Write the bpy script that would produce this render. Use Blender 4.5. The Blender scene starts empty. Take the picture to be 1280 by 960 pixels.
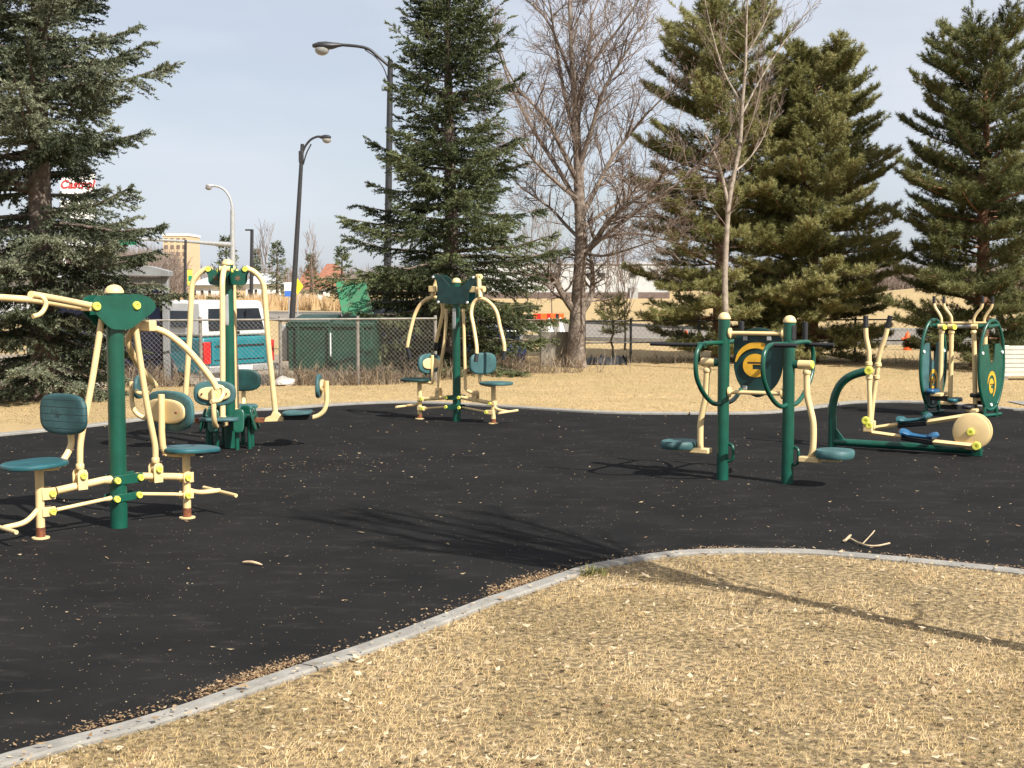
import bpy, math, random
import numpy as np
from mathutils import Vector, Matrix

R = math.radians
random.seed(7)
sc = bpy.context.scene
col = sc.collection
F, EYE, HOR = 1700.0, 1.6, 355.0            # focal length and horizon row in photo pixels, eye height in metres
PITCH = math.atan((480 - HOR) / F)
CP, SP = math.cos(PITCH), math.sin(PITCH)
O = Vector((0, 0, EYE))
V = Vector
UP = Vector((0, 0, 1))


def ray(u, v):
    x, y = (u - 640) / F, -(v - 480) / F
    return Vector((x, CP + y * SP, -SP + y * CP))


def gnd(u, v, z=0.0):
    d = ray(u, v)
    return O + d * ((z - EYE) / d.z)


def at(u, v, Y):
    d = ray(u, v)
    return O + d * (Y / d.y)


class Pl:
    """An upright plane in the world: origin on the ground, direction a along it, n towards the viewer."""
    def __init__(s, u, v, ang):
        s.o = gnd(u, v)
        s.a = Vector((math.cos(R(ang)), math.sin(R(ang)), 0))
        s.n = Vector((math.sin(R(ang)), -math.cos(R(ang)), 0))

    def p(s, u, v, t=0.0):
        d = ray(u, v)
        q = s.o + s.n * t
        return O + d * ((q - O).dot(s.n) / d.dot(s.n))

    def at(s, x, t, z):
        return s.o + s.a * x + s.n * t + UP * z


def spl(pts, k=5):
    """Catmull-Rom through the points."""
    pts = [Vector(p) for p in pts]
    if len(pts) < 3:
        return pts
    P = [pts[0] * 2 - pts[1]] + pts + [pts[-1] * 2 - pts[-2]]
    out = []
    for i in range(1, len(P) - 2):
        a, b, c, d = P[i - 1], P[i], P[i + 1], P[i + 2]
        for j in range(k):
            t = j / k
            out.append(.5 * ((2 * b) + (c - a) * t + (2 * a - 5 * b + 4 * c - d) * t * t + (3 * b - a - 3 * c + d) * t ** 3))
    out.append(pts[-1])
    return out


OFF = {}


class MB:
    def __init__(s):
        s.v, s.f = [], []

    def tube(s, pts, r, n=12, cap=True):
        pts = [Vector(p) for p in pts]
        m = len(pts)
        rs = r if isinstance(r, (list, tuple)) else [r] * m
        T = []
        for i in range(m):
            t = pts[min(i + 1, m - 1)] - pts[max(i - 1, 0)]
            T.append(t.normalized() if t.length > 1e-9 else Vector((0, 0, 1)))
        ref = Vector((0, 0, 1)) if abs(T[0].z) < .9 else Vector((1, 0, 0))
        x = T[0].cross(ref).normalized()
        b0 = len(s.v)
        for i in range(m):
            x = (x - T[i] * x.dot(T[i]))
            x = x.normalized() if x.length > 1e-6 else T[i].orthogonal().normalized()
            y = T[i].cross(x)
            for k in range(n):
                a = 2 * math.pi * k / n
                s.v.append(pts[i] + (x * math.cos(a) + y * math.sin(a)) * rs[i])
        for i in range(m - 1):
            for k in range(n):
                a, b = b0 + i * n + k, b0 + i * n + (k + 1) % n
                s.f.append((a, b, b + n, a + n))
        if cap:
            s.f.append(tuple(range(b0 + n - 1, b0 - 1, -1)))
            s.f.append(tuple(range(b0 + (m - 1) * n, b0 + m * n)))
        return s

    def cyl(s, a, b, r, r2=None, n=16):
        return s.tube([a, b], [r, r if r2 is None else r2], n)

    def lathe(s, o, ax, prof, n=20):
        """prof: (radius, distance along ax)."""
        o, ax = Vector(o), Vector(ax).normalized()
        x = ax.orthogonal().normalized(); y = ax.cross(x)
        b0 = len(s.v); m = len(prof)
        for r, h in prof:
            for k in range(n):
                a = 2 * math.pi * k / n
                s.v.append(o + ax * h + (x * math.cos(a) + y * math.sin(a)) * max(r, 1e-4))
        for i in range(m - 1):
            for k in range(n):
                a, b = b0 + i * n + k, b0 + i * n + (k + 1) % n
                s.f.append((a, b, b + n, a + n))
        s.f.append(tuple(range(b0 + n - 1, b0 - 1, -1)))
        s.f.append(tuple(range(b0 + (m - 1) * n, b0 + m * n)))
        return s

    def box(s, c, size, ax=None, ay=None):
        c = Vector(c)
        ax = Vector(ax).normalized() if ax is not None else Vector((1, 0, 0))
        if ay is None:
            ay = UP.cross(ax).normalized() if abs(ax.z) < .95 else Vector((0, 1, 0))
        ay = Vector(ay).normalized(); az = ax.cross(ay)
        b = len(s.v)
        for i in (-.5, .5):
            for j in (-.5, .5):
                for k in (-.5, .5):
                    s.v.append(c + ax * size[0] * i + ay * size[1] * j + az * size[2] * k)
        for f in ((0, 1, 3, 2), (4, 6, 7, 5), (0, 4, 5, 1), (2, 3, 7, 6), (0, 2, 6, 4), (1, 5, 7, 3)):
            s.f.append(tuple(b + q for q in f))
        return s

    def prism(s, pts, ext):
        pts = [Vector(p) for p in pts]; ext = Vector(ext)
        b, m = len(s.v), len(pts)
        s.v += pts + [p + ext for p in pts]
        s.f.append(tuple(range(b + m - 1, b - 1, -1)))
        s.f.append(tuple(range(b + m, b + 2 * m)))
        for i in range(m):
            j = (i + 1) % m
            s.f.append((b + i, b + j, b + m + j, b + m + i))
        return s

    def slab(s, c, nrm, up, w, h, th, e=3.0, n=36, dish=0.0):
        """A cushion-like slab with rounded edges: superellipse outline."""
        c, nrm, up = Vector(c), Vector(nrm).normalized(), Vector(up)
        up = (up - nrm * up.dot(nrm)).normalized(); sd = up.cross(nrm)
        ring = [(.55, .5 - dish), (.8, .5 - dish * .4), (.93, .46), (.985, .3), (1, .05), (.99, -.25), (.94, -.44), (.8, -.5)]
        b0 = len(s.v)
        for k, d in ring:
            for i in range(n):
                a = 2 * math.pi * i / n
                ca, sa = math.cos(a), math.sin(a)
                x = w / 2 * k * math.copysign(abs(ca) ** (2 / e), ca)
                y = h / 2 * k * math.copysign(abs(sa) ** (2 / e), sa)
                s.v.append(c + sd * x + up * y + nrm * th * d)
        for j in range(len(ring) - 1):
            for i in range(n):
                a, b = b0 + j * n + i, b0 + j * n + (i + 1) % n
                s.f.append((a, b, b + n, a + n))
        s.f.append(tuple(range(b0 + n - 1, b0 - 1, -1)))
        s.f.append(tuple(range(b0 + (len(ring) - 1) * n, b0 + len(ring) * n)))
        return s

    def build(s, name, m, parent=None, bevel=0.0, smooth=True, ang=42):
        me = bpy.data.meshes.new(name)
        off = OFF.get(parent.name, Vector((0, 0, 0))) if parent else Vector((0, 0, 0))
        o = bpy.data.objects.new(name, me)
        base = off
        if parent is None and s.v:
            lo = Vector((sum(p.x for p in s.v) / len(s.v), sum(p.y for p in s.v) / len(s.v), min(p.z for p in s.v)))
            base = lo; o.location = lo
        me.from_pydata([tuple(Vector(p) - base) for p in s.v], [], s.f)
        me.validate()
        if m is not None:
            me.materials.append(m)
        col.objects.link(o)
        OFF[o.name] = base
        if parent:
            o.parent = parent
        if smooth:
            me.polygons.foreach_set('use_smooth', [True] * len(me.polygons))
            me.set_sharp_from_angle(angle=R(ang))
        if bevel:
            b = o.modifiers.new('bevel', 'BEVEL'); b.width = bevel; b.segments = 2; b.limit_method = 'ANGLE'; b.angle_limit = R(40)
        return o


def raw(name, verts, faces, m, parent=None, rnd=None, flat=True):
    """Big mesh from numpy arrays (all faces the same size); rnd is a per-face random number for the colour."""
    verts = np.asarray(verts, dtype=np.float32); faces = np.asarray(faces, dtype=np.int32)
    base = np.array(OFF[parent.name], dtype=np.float32) if parent else np.zeros(3, np.float32)
    me = bpy.data.meshes.new(name)
    k = faces.shape[1]
    me.vertices.add(len(verts)); me.vertices.foreach_set('co', (verts - base).ravel())
    me.loops.add(faces.size); me.loops.foreach_set('vertex_index', faces.ravel())
    me.polygons.add(len(faces)); me.polygons.foreach_set('loop_start', np.arange(0, faces.size, k, dtype=np.int32))
    me.update(calc_edges=True)
    if rnd is not None:
        a = me.attributes.new('rnd', 'FLOAT', 'FACE'); a.data.foreach_set('value', np.asarray(rnd, dtype=np.float32))
    if not flat:
        me.polygons.foreach_set('use_smooth', [True] * len(faces))
    me.materials.append(m)
    o = bpy.data.objects.new(name, me); col.objects.link(o)
    OFF[o.name] = Vector(base)
    if parent:
        o.parent = parent
    return o


def tag(o, label=None, cat=None, group=None, kind=None):
    if label: o['label'] = label
    if cat: o['category'] = cat
    if group: o['group'] = group
    if kind: o['kind'] = kind
    return o


def thing(name, label, cat, loc, group=None):
    o = bpy.data.objects.new(name, None); col.objects.link(o)
    o.location = loc; o.empty_display_size = .2
    OFF[o.name] = Vector(loc)
    return tag(o, label, cat, group)


# ------------------------------------------------------------------ materials
def mat(name, c, rough=.5, var=.15, scale=6.0, bump=0.0, bscale=60.0, metal=0.0, spec=.5, c2=None, lo=.35, hi=.65, detail=5, dirt=None):
    m = bpy.data.materials.new(name); m.use_nodes = True
    nt = m.node_tree; b = nt.nodes['Principled BSDF']
    b.inputs['Roughness'].default_value = rough; b.inputs['Metallic'].default_value = metal
    b.inputs['Specular IOR Level'].default_value = spec
    tc = nt.nodes.new('ShaderNodeTexCoord')
    nz = nt.nodes.new('ShaderNodeTexNoise'); nz.inputs['Scale'].default_value = scale; nz.inputs['Detail'].default_value = detail
    nt.links.new(tc.outputs['Object'], nz.inputs['Vector'])
    rp = nt.nodes.new('ShaderNodeValToRGB')
    a = c if c2 is not None else tuple(x * (1 - var) for x in c)
    z = c2 if c2 is not None else tuple(min(1, x * (1 + var)) for x in c)
    rp.color_ramp.elements[0].position = lo; rp.color_ramp.elements[1].position = hi
    rp.color_ramp.elements[0].color = (*a, 1); rp.color_ramp.elements[1].color = (*z, 1)
    nt.links.new(nz.outputs['Fac'], rp.inputs['Fac'])
    out = rp.outputs['Color']
    if dirt:
        n2 = nt.nodes.new('ShaderNodeTexNoise'); n2.inputs['Scale'].default_value = dirt[2]; n2.inputs['Detail'].default_value = 8
        n2.inputs['Roughness'].default_value = .7
        nt.links.new(tc.outputs['Object'], n2.inputs['Vector'])
        r2 = nt.nodes.new('ShaderNodeValToRGB'); r2.color_ramp.elements[0].position = dirt[1]; r2.color_ramp.elements[1].position = min(1, dirt[1] + .12)
        nt.links.new(n2.outputs['Fac'], r2.inputs['Fac'])
        mx = nt.nodes.new('ShaderNodeMix'); mx.data_type = 'RGBA'
        nt.links.new(r2.outputs['Color'], mx.inputs['Factor']); nt.links.new(out, mx.inputs['A'])
        mx.inputs['B'].default_value = (*dirt[0], 1); out = mx.outputs['Result']
    nt.links.new(out, b.inputs['Base Color'])
    if bump:
        n3 = nt.nodes.new('ShaderNodeTexNoise'); n3.inputs['Scale'].default_value = bscale; n3.inputs['Detail'].default_value = 6
        nt.links.new(tc.outputs['Object'], n3.inputs['Vector'])
        bp = nt.nodes.new('ShaderNodeBump'); bp.inputs['Strength'].default_value = bump; bp.inputs['Distance'].default_value = .02
        nt.links.new(n3.outputs['Fac'], bp.inputs['Height']); nt.links.new(bp.outputs['Normal'], b.inputs['Normal'])
    return m


def leafmat(name, cols, rough=.6, trans=.25):
    """Colour picked per face from the 'rnd' attribute."""
    m = bpy.data.materials.new(name); m.use_nodes = True
    nt = m.node_tree; b = nt.nodes['Principled BSDF']; b.inputs['Roughness'].default_value = rough
    b.inputs['Specular IOR Level'].default_value = .25
    at_ = nt.nodes.new('ShaderNodeAttribute'); at_.attribute_name = 'rnd'
    rp = nt.nodes.new('ShaderNodeValToRGB')
    while len(rp.color_ramp.elements) < len(cols):
        rp.color_ramp.elements.new(.5)
    for i, c in enumerate(cols):
        rp.color_ramp.elements[i].position = i / (len(cols) - 1); rp.color_ramp.elements[i].color = (*c, 1)
    nt.links.new(at_.outputs['Fac'], rp.inputs['Fac'])
    nt.links.new(rp.outputs['Color'], b.inputs['Base Color'])
    if trans:
        t = nt.nodes.new('ShaderNodeBsdfTranslucent'); nt.links.new(rp.outputs['Color'], t.inputs['Color'])
        mx = nt.nodes.new('ShaderNodeMixShader'); mx.inputs['Fac'].default_value = trans
        nt.links.new(b.outputs[0], mx.inputs[1]); nt.links.new(t.outputs[0], mx.inputs[2])
        nt.links.new(mx.outputs[0], nt.nodes['Material Output'].inputs['Surface'])
    return m


M = {}
M['green'] = mat('green_paint', (.005, .066, .042), .34, .14, 9, bump=.04, bscale=120, dirt=((.03, .07, .05), .63, 20))
M['cream'] = mat('cream_paint', (.68, .50, .245), .45, .09, 7, bump=.05, bscale=120, dirt=((.27, .16, .08), .67, 30))
M['rust'] = mat('rusty_metal', (.16, .05, .02), .8, .4, 40)
M['teal'] = mat('teal_plastic', (.012, .078, .092), .42, .18, 8, dirt=((.07, .14, .15), .62, 11))
M['pad'] = mat('weathered_teal_pad', (.034, .096, .098), .6, .25, 7, bump=.1, bscale=90, dirt=((.09, .15, .15), .6, 9))
M['blue_pad'] = mat('blue_pedal_plastic', (.012, .08, .17), .3, .2, 9)
M['yellow'] = mat('yellow_cap', (.72, .70, .10), .4, .08, 20)
M['gold'] = mat('gold_emblem', (.62, .33, .02), .5, .15, 12)
M['black'] = mat('black_rubber', (.012, .012, .014), .6, .2, 20)
M['white'] = mat('white_paint', (.75, .74, .70), .5, .06, 5)
M['leafcut'] = mat('brown_leaf_emblem', (.12, .075, .04), .7, .25, 40)
M['shaded_green'] = mat('shaded_green_panel', (.004, .035, .032), .5, .3, 10, dirt=((.02, .05, .045), .6, 12))  # machine green as it looks in shade; the shade is in the colour
M['galv'] = mat('galvanised_steel', (.36, .36, .35), .5, .15, 12, metal=.3)
M['blackmetal'] = mat('black_metal', (.022, .022, .024), .45, .25, 10)
M['bark'] = mat('spruce_bark', (.075, .055, .042), .95, c2=(.16, .125, .10), scale=14, bump=.6, bscale=30)
M['pinebark'] = mat('orange_pine_bark', (.17, .085, .045), .95, c2=(.28, .15, .085), scale=10, bump=.6, bscale=26)
M['greybark'] = mat('grey_brown_bark', (.11, .082, .064), .95, c2=(.25, .20, .16), scale=9, bump=.8, bscale=22)
M['twig'] = mat('reddish_twig', (.155, .112, .086), .9, .25, 5)
M['birch'] = mat('pale_birch_bark', (.20, .16, .12), .85, c2=(.33, .275, .22), scale=12, bump=.3, dirt=((.07, .05, .04), .62, 9))
# ------------------------------------------------------------------ camera, sun, sky
cam = bpy.data.objects.new('camera', bpy.data.cameras.new('camera')); col.objects.link(cam)
cam.location = O; cam.rotation_euler = (math.pi / 2 - PITCH, 0, 0)
cam.data.sensor_width = 36; cam.data.lens = F / 1280 * 36; cam.data.clip_start = .05; cam.data.clip_end = 5000
sc.camera = cam
EL = R(43); SX, SY = .68, -.733
sun_dir = Vector((SX * math.cos(EL), SY * math.cos(EL), math.sin(EL))).normalized()
sl = bpy.data.lights.new('sun', 'SUN'); sl.energy = 5.0; sl.angle = R(.53); sl.color = (1, .955, .88)
so = bpy.data.objects.new('sun', sl); col.objects.link(so)
so.rotation_euler = (-sun_dir).to_track_quat('-Z', 'Y').to_euler(); so.location = (20, -20, 30)
w = bpy.data.worlds.new('World'); sc.world = w; w.use_nodes = True
nt = w.node_tree; bg = nt.nodes['Background']
sky = nt.nodes.new('ShaderNodeTexSky'); sky.sky_type = 'NISHITA'; sky.sun_disc = False
sky.sun_elevation = EL; sky.sun_rotation = math.atan2(SX, SY); sky.altitude = 600; sky.air_density = 1.0; sky.dust_density = 1.6; sky.ozone_density = 1.0
# thin high cloud veil over the blue
tc = nt.nodes.new('ShaderNodeTexCoord')
mp = nt.nodes.new('ShaderNodeMapping'); mp.inputs['Scale'].default_value = (1.0, 1.0, 3.2); mp.inputs['Location'].default_value = (.3, .1, .35)
nz = nt.nodes.new('ShaderNodeTexNoise'); nz.inputs['Scale'].default_value = 2.6; nz.inputs['Detail'].default_value = 5; nz.inputs['Roughness'].default_value = .5
nt.links.new(tc.outputs['Generated'], mp.inputs['Vector']); nt.links.new(mp.outputs['Vector'], nz.inputs['Vector'])
rp = nt.nodes.new('ShaderNodeMapRange'); rp.inputs['From Min'].default_value = .35; rp.inputs['From Max'].default_value = .7
rp.inputs['To Min'].default_value = .50; rp.inputs['To Max'].default_value = .95
nt.links.new(nz.outputs['Fac'], rp.inputs['Value'])
mx = nt.nodes.new('ShaderNodeMix'); mx.data_type = 'RGBA'
nt.links.new(rp.outputs['Result'], mx.inputs['Factor']); nt.links.new(sky.outputs['Color'], mx.inputs['A'])
sz_ = nt.nodes.new('ShaderNodeSeparateXYZ'); nt.links.new(tc.outputs['Generated'], sz_.inputs[0])
vr = nt.nodes.new('ShaderNodeValToRGB')      # the veil is thicker and whiter higher up, bluer low over the land
vr.color_ramp.elements[0].position = .0; vr.color_ramp.elements[0].color = (.70, .76, .87, 1)
vr.color_ramp.elements[1].position = .24; vr.color_ramp.elements[1].color = (.93, .94, 1.0, 1)
nt.links.new(sz_.outputs['Z'], vr.inputs['Fac'])
vs = nt.nodes.new('ShaderNodeVectorMath'); vs.operation = 'SCALE'; vs.inputs['Scale'].default_value = 10.3
nt.links.new(vr.outputs['Color'], vs.inputs[0]); nt.links.new(vs.outputs[0], mx.inputs['B'])
nt.links.new(mx.outputs['Result'], bg.inputs['Color']); bg.inputs['Strength'].default_value = .058
sc.view_settings.view_transform = 'Standard'; sc.view_settings.look = 'None'; sc.view_settings.exposure = 0.80; sc.view_settings.gamma = 1
sc.view_settings.use_curve_mapping = False
sc.render.engine = 'CYCLES'
sc.cycles.max_bounces = 6; sc.cycles.transparent_max_bounces = 8; sc.cycles.use_denoising = True
rng = np.random.default_rng(11)


# ------------------------------------------------------------------ terrain
def S(x, a, b):
    t = min(1, max(0, (x - a) / (b - a))); return t * t * (3 - 2 * t)


def gz(x, y):
    w_ = S(y, 21.2, 23.2) * (1 - S(y, 40, 52)) * (1 - S(x, -3.2, -.8))
    return -w_ * (.45 - .28 * S(x, -5, -3.5))


def axis(*segs):
    out = []
    for a, b, st in segs:
        out += list(np.arange(a, b, st))
    out.append(segs[-1][1]); return out


gx = axis((-2500, -300, 400), (-300, -60, 60), (-60, -20, 8), (-20, 14, .5), (14, 60, 8), (60, 300, 60), (300, 2500, 400))
gy = axis((-60, 0, 10), (0, 12, 2), (12, 54, .5), (54, 150, 12), (150, 600, 90), (600, 4000, 500))
gv = [(x, y, gz(x, y)) for y in gy for x in gx]
n_ = len(gx)
gf = [(j * n_ + i, j * n_ + i + 1, (j + 1) * n_ + i + 1, (j + 1) * n_ + i) for j in range(len(gy) - 1) for i in range(n_ - 1)]


def ground_mat():
    m = bpy.data.materials.new('dry_lawn'); m.use_nodes = True
    nt = m.node_tree; b = nt.nodes['Principled BSDF']; b.inputs['Roughness'].default_value = .95; b.inputs['Specular IOR Level'].default_value = .1
    tc = nt.nodes.new('ShaderNodeTexCoord')

    def noise(s, d=6, r=.6):
        n = nt.nodes.new('ShaderNodeTexNoise'); n.inputs['Scale'].default_value = s; n.inputs['Detail'].default_value = d; n.inputs['Roughness'].default_value = r
        nt.links.new(tc.outputs['Object'], n.inputs['Vector']); return n.outputs['Fac']

    def ramp(f, stops):
        r = nt.nodes.new('ShaderNodeValToRGB')
        while len(r.color_ramp.elements) < len(stops): r.color_ramp.elements.new(.5)
        for e, (p, c) in zip(r.color_ramp.elements, stops): e.position = p; e.color = (*c, 1)
        nt.links.new(f, r.inputs['Fac']); return r.outputs['Color']

    def mix(f, a, c, mode='MIX'):
        x = nt.nodes.new('ShaderNodeMix'); x.data_type = 'RGBA'; x.blend_type = mode
        if isinstance(f, float): x.inputs['Factor'].default_value = f
        else: nt.links.new(f, x.inputs['Factor'])
        nt.links.new(a, x.inputs['A']); nt.links.new(c, x.inputs['B']); return x.outputs['Result']
    fine = ramp(noise(55, 8, .75), [(.3, (.13, .09, .045)), (.5, (.36, .26, .135)), (.7, (.56, .42, .24))])
    mid = ramp(noise(3.2), [(.35, (.36, .265, .135)), (.65, (.52, .38, .20))])
    c = mix(.45, fine, mid)
    patch = ramp(noise(.55, 5), [(.45, (0, 0, 0)), (.7, (.6, .6, .6))])
    gr = ramp(noise(20, 6), [(.3, (.24, .20, .085)), (.7, (.40, .31, .15))])
    c = mix(patch, c, gr)
    nt.links.new(c, b.inputs['Base Color'])
    bp = nt.nodes.new('ShaderNodeBump'); bp.inputs['Strength'].default_value = .6; bp.inputs['Distance'].default_value = .03
    nt.links.new(noise(70, 8, .8), bp.inputs['Height']); nt.links.new(bp.outputs['Normal'], b.inputs['Normal'])
    return m


M['lawn'] = ground_mat()
tag(raw('ground', gv, gf, M['lawn'], flat=False), kind='structure')

# ------------------------------------------------------------------ rubber paved exercise area and its kerbs
front_px = [(-300, 1060), (-60, 978), (0, 956), (60, 940), (150, 916), (250, 885), (340, 854), (400, 832), (480, 806), (560, 774), (640, 745), (690, 728),
            (740, 712), (790, 702), (840, 695), (890, 692), (940, 691), (1000, 692), (1060, 696), (1120, 701), (1200, 709), (1280, 718), (1400, 733), (1650, 765)]
back_px = [(1700, 506), (1500, 511), (1300, 514), (1245, 511), (1150, 504), (1070, 504), (1020, 510), (960, 517), (880, 518), (760, 517), (640, 510), (520, 504),
           (440, 506), (350, 512), (240, 518), (165, 527), (100, 535), (0, 545), (-120, 556), (-300, 572)]
front = spl([gnd(*p) for p in front_px], 4); back = spl([gnd(*p) for p in back_px], 4)
pave = front + back
PX = np.array([(p.x, p.y) for p in pave])


def inside(x, y):
    x = np.asarray(x); y = np.asarray(y); r = np.zeros(x.shape, bool); j = len(PX) - 1
    for i in range(len(PX)):
        xi, yi = PX[i]; xj, yj = PX[j]
        c = ((yi > y) != (yj > y)) & (x < (xj - xi) * (y - yi) / (yj - yi + 1e-12) + xi)
        r ^= c; j = i
    return r


def asphalt_mat(name, c0, c1, speck, sc_=1.0, rough=.85, spec=.3):
    m = bpy.data.materials.new(name); m.use_nodes = True
    nt = m.node_tree; b = nt.nodes['Principled BSDF']; b.inputs['Roughness'].default_value = rough; b.inputs['Specular IOR Level'].default_value = spec
    tc = nt.nodes.new('ShaderNodeTexCoord')

    def noise(s, d=6, r=.6, vec=None):
        n = nt.nodes.new('ShaderNodeTexNoise'); n.inputs['Scale'].default_value = s * sc_; n.inputs['Detail'].default_value = d; n.inputs['Roughness'].default_value = r
        nt.links.new(vec or tc.outputs['Object'], n.inputs['Vector']); return n.outputs['Fac']
    r1 = nt.nodes.new('ShaderNodeValToRGB'); r1.color_ramp.elements[0].position = .36; r1.color_ramp.elements[1].position = .66
    r1.color_ramp.elements[0].color = (*c0, 1); r1.color_ramp.elements[1].color = (*c1, 1)
    mxf = nt.nodes.new('ShaderNodeMath'); mxf.operation = 'MULTIPLY_ADD'; mxf.inputs[1].default_value = .5
    nt.links.new(noise(180, 4, .8), mxf.inputs[0])
    hf = nt.nodes.new('ShaderNodeMath'); hf.operation = 'MULTIPLY'; hf.inputs[1].default_value = .5
    nt.links.new(noise(1.1, 7, .65), hf.inputs[0]); nt.links.new(hf.outputs[0], mxf.inputs[2])
    nt.links.new(mxf.outputs[0], r1.inputs['Fac'])
    # pale dusty scuffs stretched along a walking direction
    mp = nt.nodes.new('ShaderNodeMapping'); mp.inputs['Rotation'].default_value = (0, 0, .5); mp.inputs['Scale'].default_value = (1.1, 2.6, 1)
    nt.links.new(tc.outputs['Object'], mp.inputs['Vector'])
    r2 = nt.nodes.new('ShaderNodeValToRGB'); r2.color_ramp.elements[0].position = .54; r2.color_ramp.elements[1].position = .82
    r2.color_ramp.elements[1].color = (.6, .6, .6, 1)
    nt.links.new(noise(2.4, 9, .72, mp.outputs['Vector']), r2.inputs['Fac'])
    mx = nt.nodes.new('ShaderNodeMix'); mx.data_type = 'RGBA'
    nt.links.new(r2.outputs['Color'], mx.inputs['Factor']); nt.links.new(r1.outputs['Color'], mx.inputs['A']); mx.inputs['B'].default_value = (*speck, 1)
    nt.links.new(mx.outputs['Result'], b.inputs['Base Color'])
    bp = nt.nodes.new('ShaderNodeBump'); bp.inputs['Strength'].default_value = .5; bp.inputs['Distance'].default_value = .006
    nt.links.new(noise(140, 5, .8), bp.inputs['Height']); nt.links.new(bp.outputs['Normal'], b.inputs['Normal'])
    return m


M['rubber'] = asphalt_mat('black_rubber_paving', (.0078, .0078, .0080), (.0200, .0195, .0190), (.060, .054, .047), 1.0, .92, .07)
M['asphalt'] = asphalt_mat('grey_asphalt', (.17, .15, .125), (.235, .205, .17), (.31, .265, .205), .3)
M['lot'] = asphalt_mat('dusty_parking_gravel', (.20, .165, .125), (.30, .25, .19), (.38, .31, .22), .25, .95, .1)
M['kerb'] = mat('pale_concrete', (.19, .18, .16), .95, c2=(.265, .25, .222), scale=9, bump=.35, bscale=60, dirt=((.15, .115, .075), .63, 6))


def zup(p, z):
    return Vector((p.x, p.y, z))


mb = MB(); b0 = [zup(p, .004) for p in pave]; mb.v = b0; mb.f = [tuple(range(len(b0)))]
tag(mb.build('pavement', M['rubber'], smooth=False), kind='structure')


def resample(line, st):
    out, d = [line[0].copy()], 0.0
    for a, b in zip(line[:-1], line[1:]):
        L = (b - a).length; t = st - d
        while t <= L:
            out.append(a.lerp(b, t / L)); t += st
        d = L - (t - st)
    return out


def ribbon(name, line, wd, h, m, side=0.0, zb=-.05, joint=0):
    mb = MB(); n = len(line); ends = []
    for i, p in enumerate(line):
        if joint and i % joint == 0 and 0 < i < n - 1:
            p = p.lerp(line[i + 1], .09); ends.append(i)
        t = (line[min(i + 1, n - 1)] - line[max(i - 1, 0)]); t.z = 0; t.normalize(); s = Vector((-t.y, t.x, 0))
        wob = random.uniform(-.002, .002) + math.sin(i * .63) * .005
        l, r = p + s * (wd * (.5 + side) + wob), p - s * (wd * (.5 - side) - wob)
        g = gz(p.x, p.y)
        mb.v += [zup(l, g + zb), zup(l, g + h - .008), zup(l - s * .012, g + h), zup(r + s * .012, g + h), zup(r, g + h - .008), zup(r, g + zb)]
    for i in range(n - 1):
        if i + 1 in ends:           # stop short of the joint and close both faces
            b = len(mb.v); mb.v += [mb.v[i * 6 + k].lerp(mb.v[(i + 1) * 6 + k], .86) for k in range(6)]
            for k in range(5): mb.f.append((i * 6 + k, i * 6 + k + 1, b + k + 1, b + k))
            mb.f.append(tuple(range(b, b + 6))); mb.f.append(tuple((i + 1) * 6 + k for k in range(5, -1, -1)))
            continue
        for k in range(5):
            a = i * 6 + k; mb.f.append((a, a + 1, a + 7, a + 6))
    return tag(mb.build(name, m, ang=30), kind='structure')


ribbon('kerb', resample(front, .085), .104, .022, M['kerb'], joint=26)
ribbon('kerb', resample(back, .2), .14, .030, M['kerb'], joint=13)


def sheet(name, line, wd, m, dz=.02, ns=2):
    mb = MB(); n = len(line)
    for i, p in enumerate(line):
        t = (line[min(i + 1, n - 1)] - line[max(i - 1, 0)]); t.z = 0; t.normalize(); s = Vector((-t.y, t.x, 0))
        for k in range(ns + 1):
            q = p + s * wd * (k / ns - .5); mb.v.append(zup(q, gz(q.x, q.y) + dz))
    for i in range(n - 1):
        for k in range(ns):
            a = i * (ns + 1) + k; mb.f.append((a, a + ns + 1, a + ns + 2, a + 1))
    return tag(mb.build(name, m), kind='structure')


road = spl([V((-160, 95, 0)), V((-60, 80, 0)), V((-14, 69, 0)), V((-3, 55, 0)), V((4, 43, 0)), V((14, 40.5, 0)), V((40, 40, 0)), V((140, 40, 0))], 8)
sheet('road', road, 9.5, M['asphalt'])
ribbon('kerb', road, .18, .13, M['kerb'], side=-27.2)
ribbon('kerb', road, .18, .13, M['kerb'], side=27.2)
sheet('parking_lot', [V((-45, 31.5, 0)), V((-30, 31.5, 0)), V((-20, 31.5, 0))] + [V((x, 31.5, 0)) for x in np.arange(-19.5, -.9, .5)], 16, M['lot'], .012, 32)
sheet('path', [V((6.75, 17.85, 0)), V((9, 17.9, 0)), V((14, 18, 0))], 1.2, M['kerb'], .012)

# ------------------------------------------------------------------ dry grass, leaf litter, debris (nobody could count these)
M['blades'] = leafmat('dry_grass_blades', [(.15, .115, .05), (.30, .225, .105), (.47, .335, .155), (.575, .415, .205), (.64, .48, .255), (.69, .55, .33)], .8, .2)
M['litter'] = leafmat('dry_leaf_litter', [(.13, .07, .035), (.33, .22, .12), (.48, .37, .23), (.58, .48, .33)], .75, .2)


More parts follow.
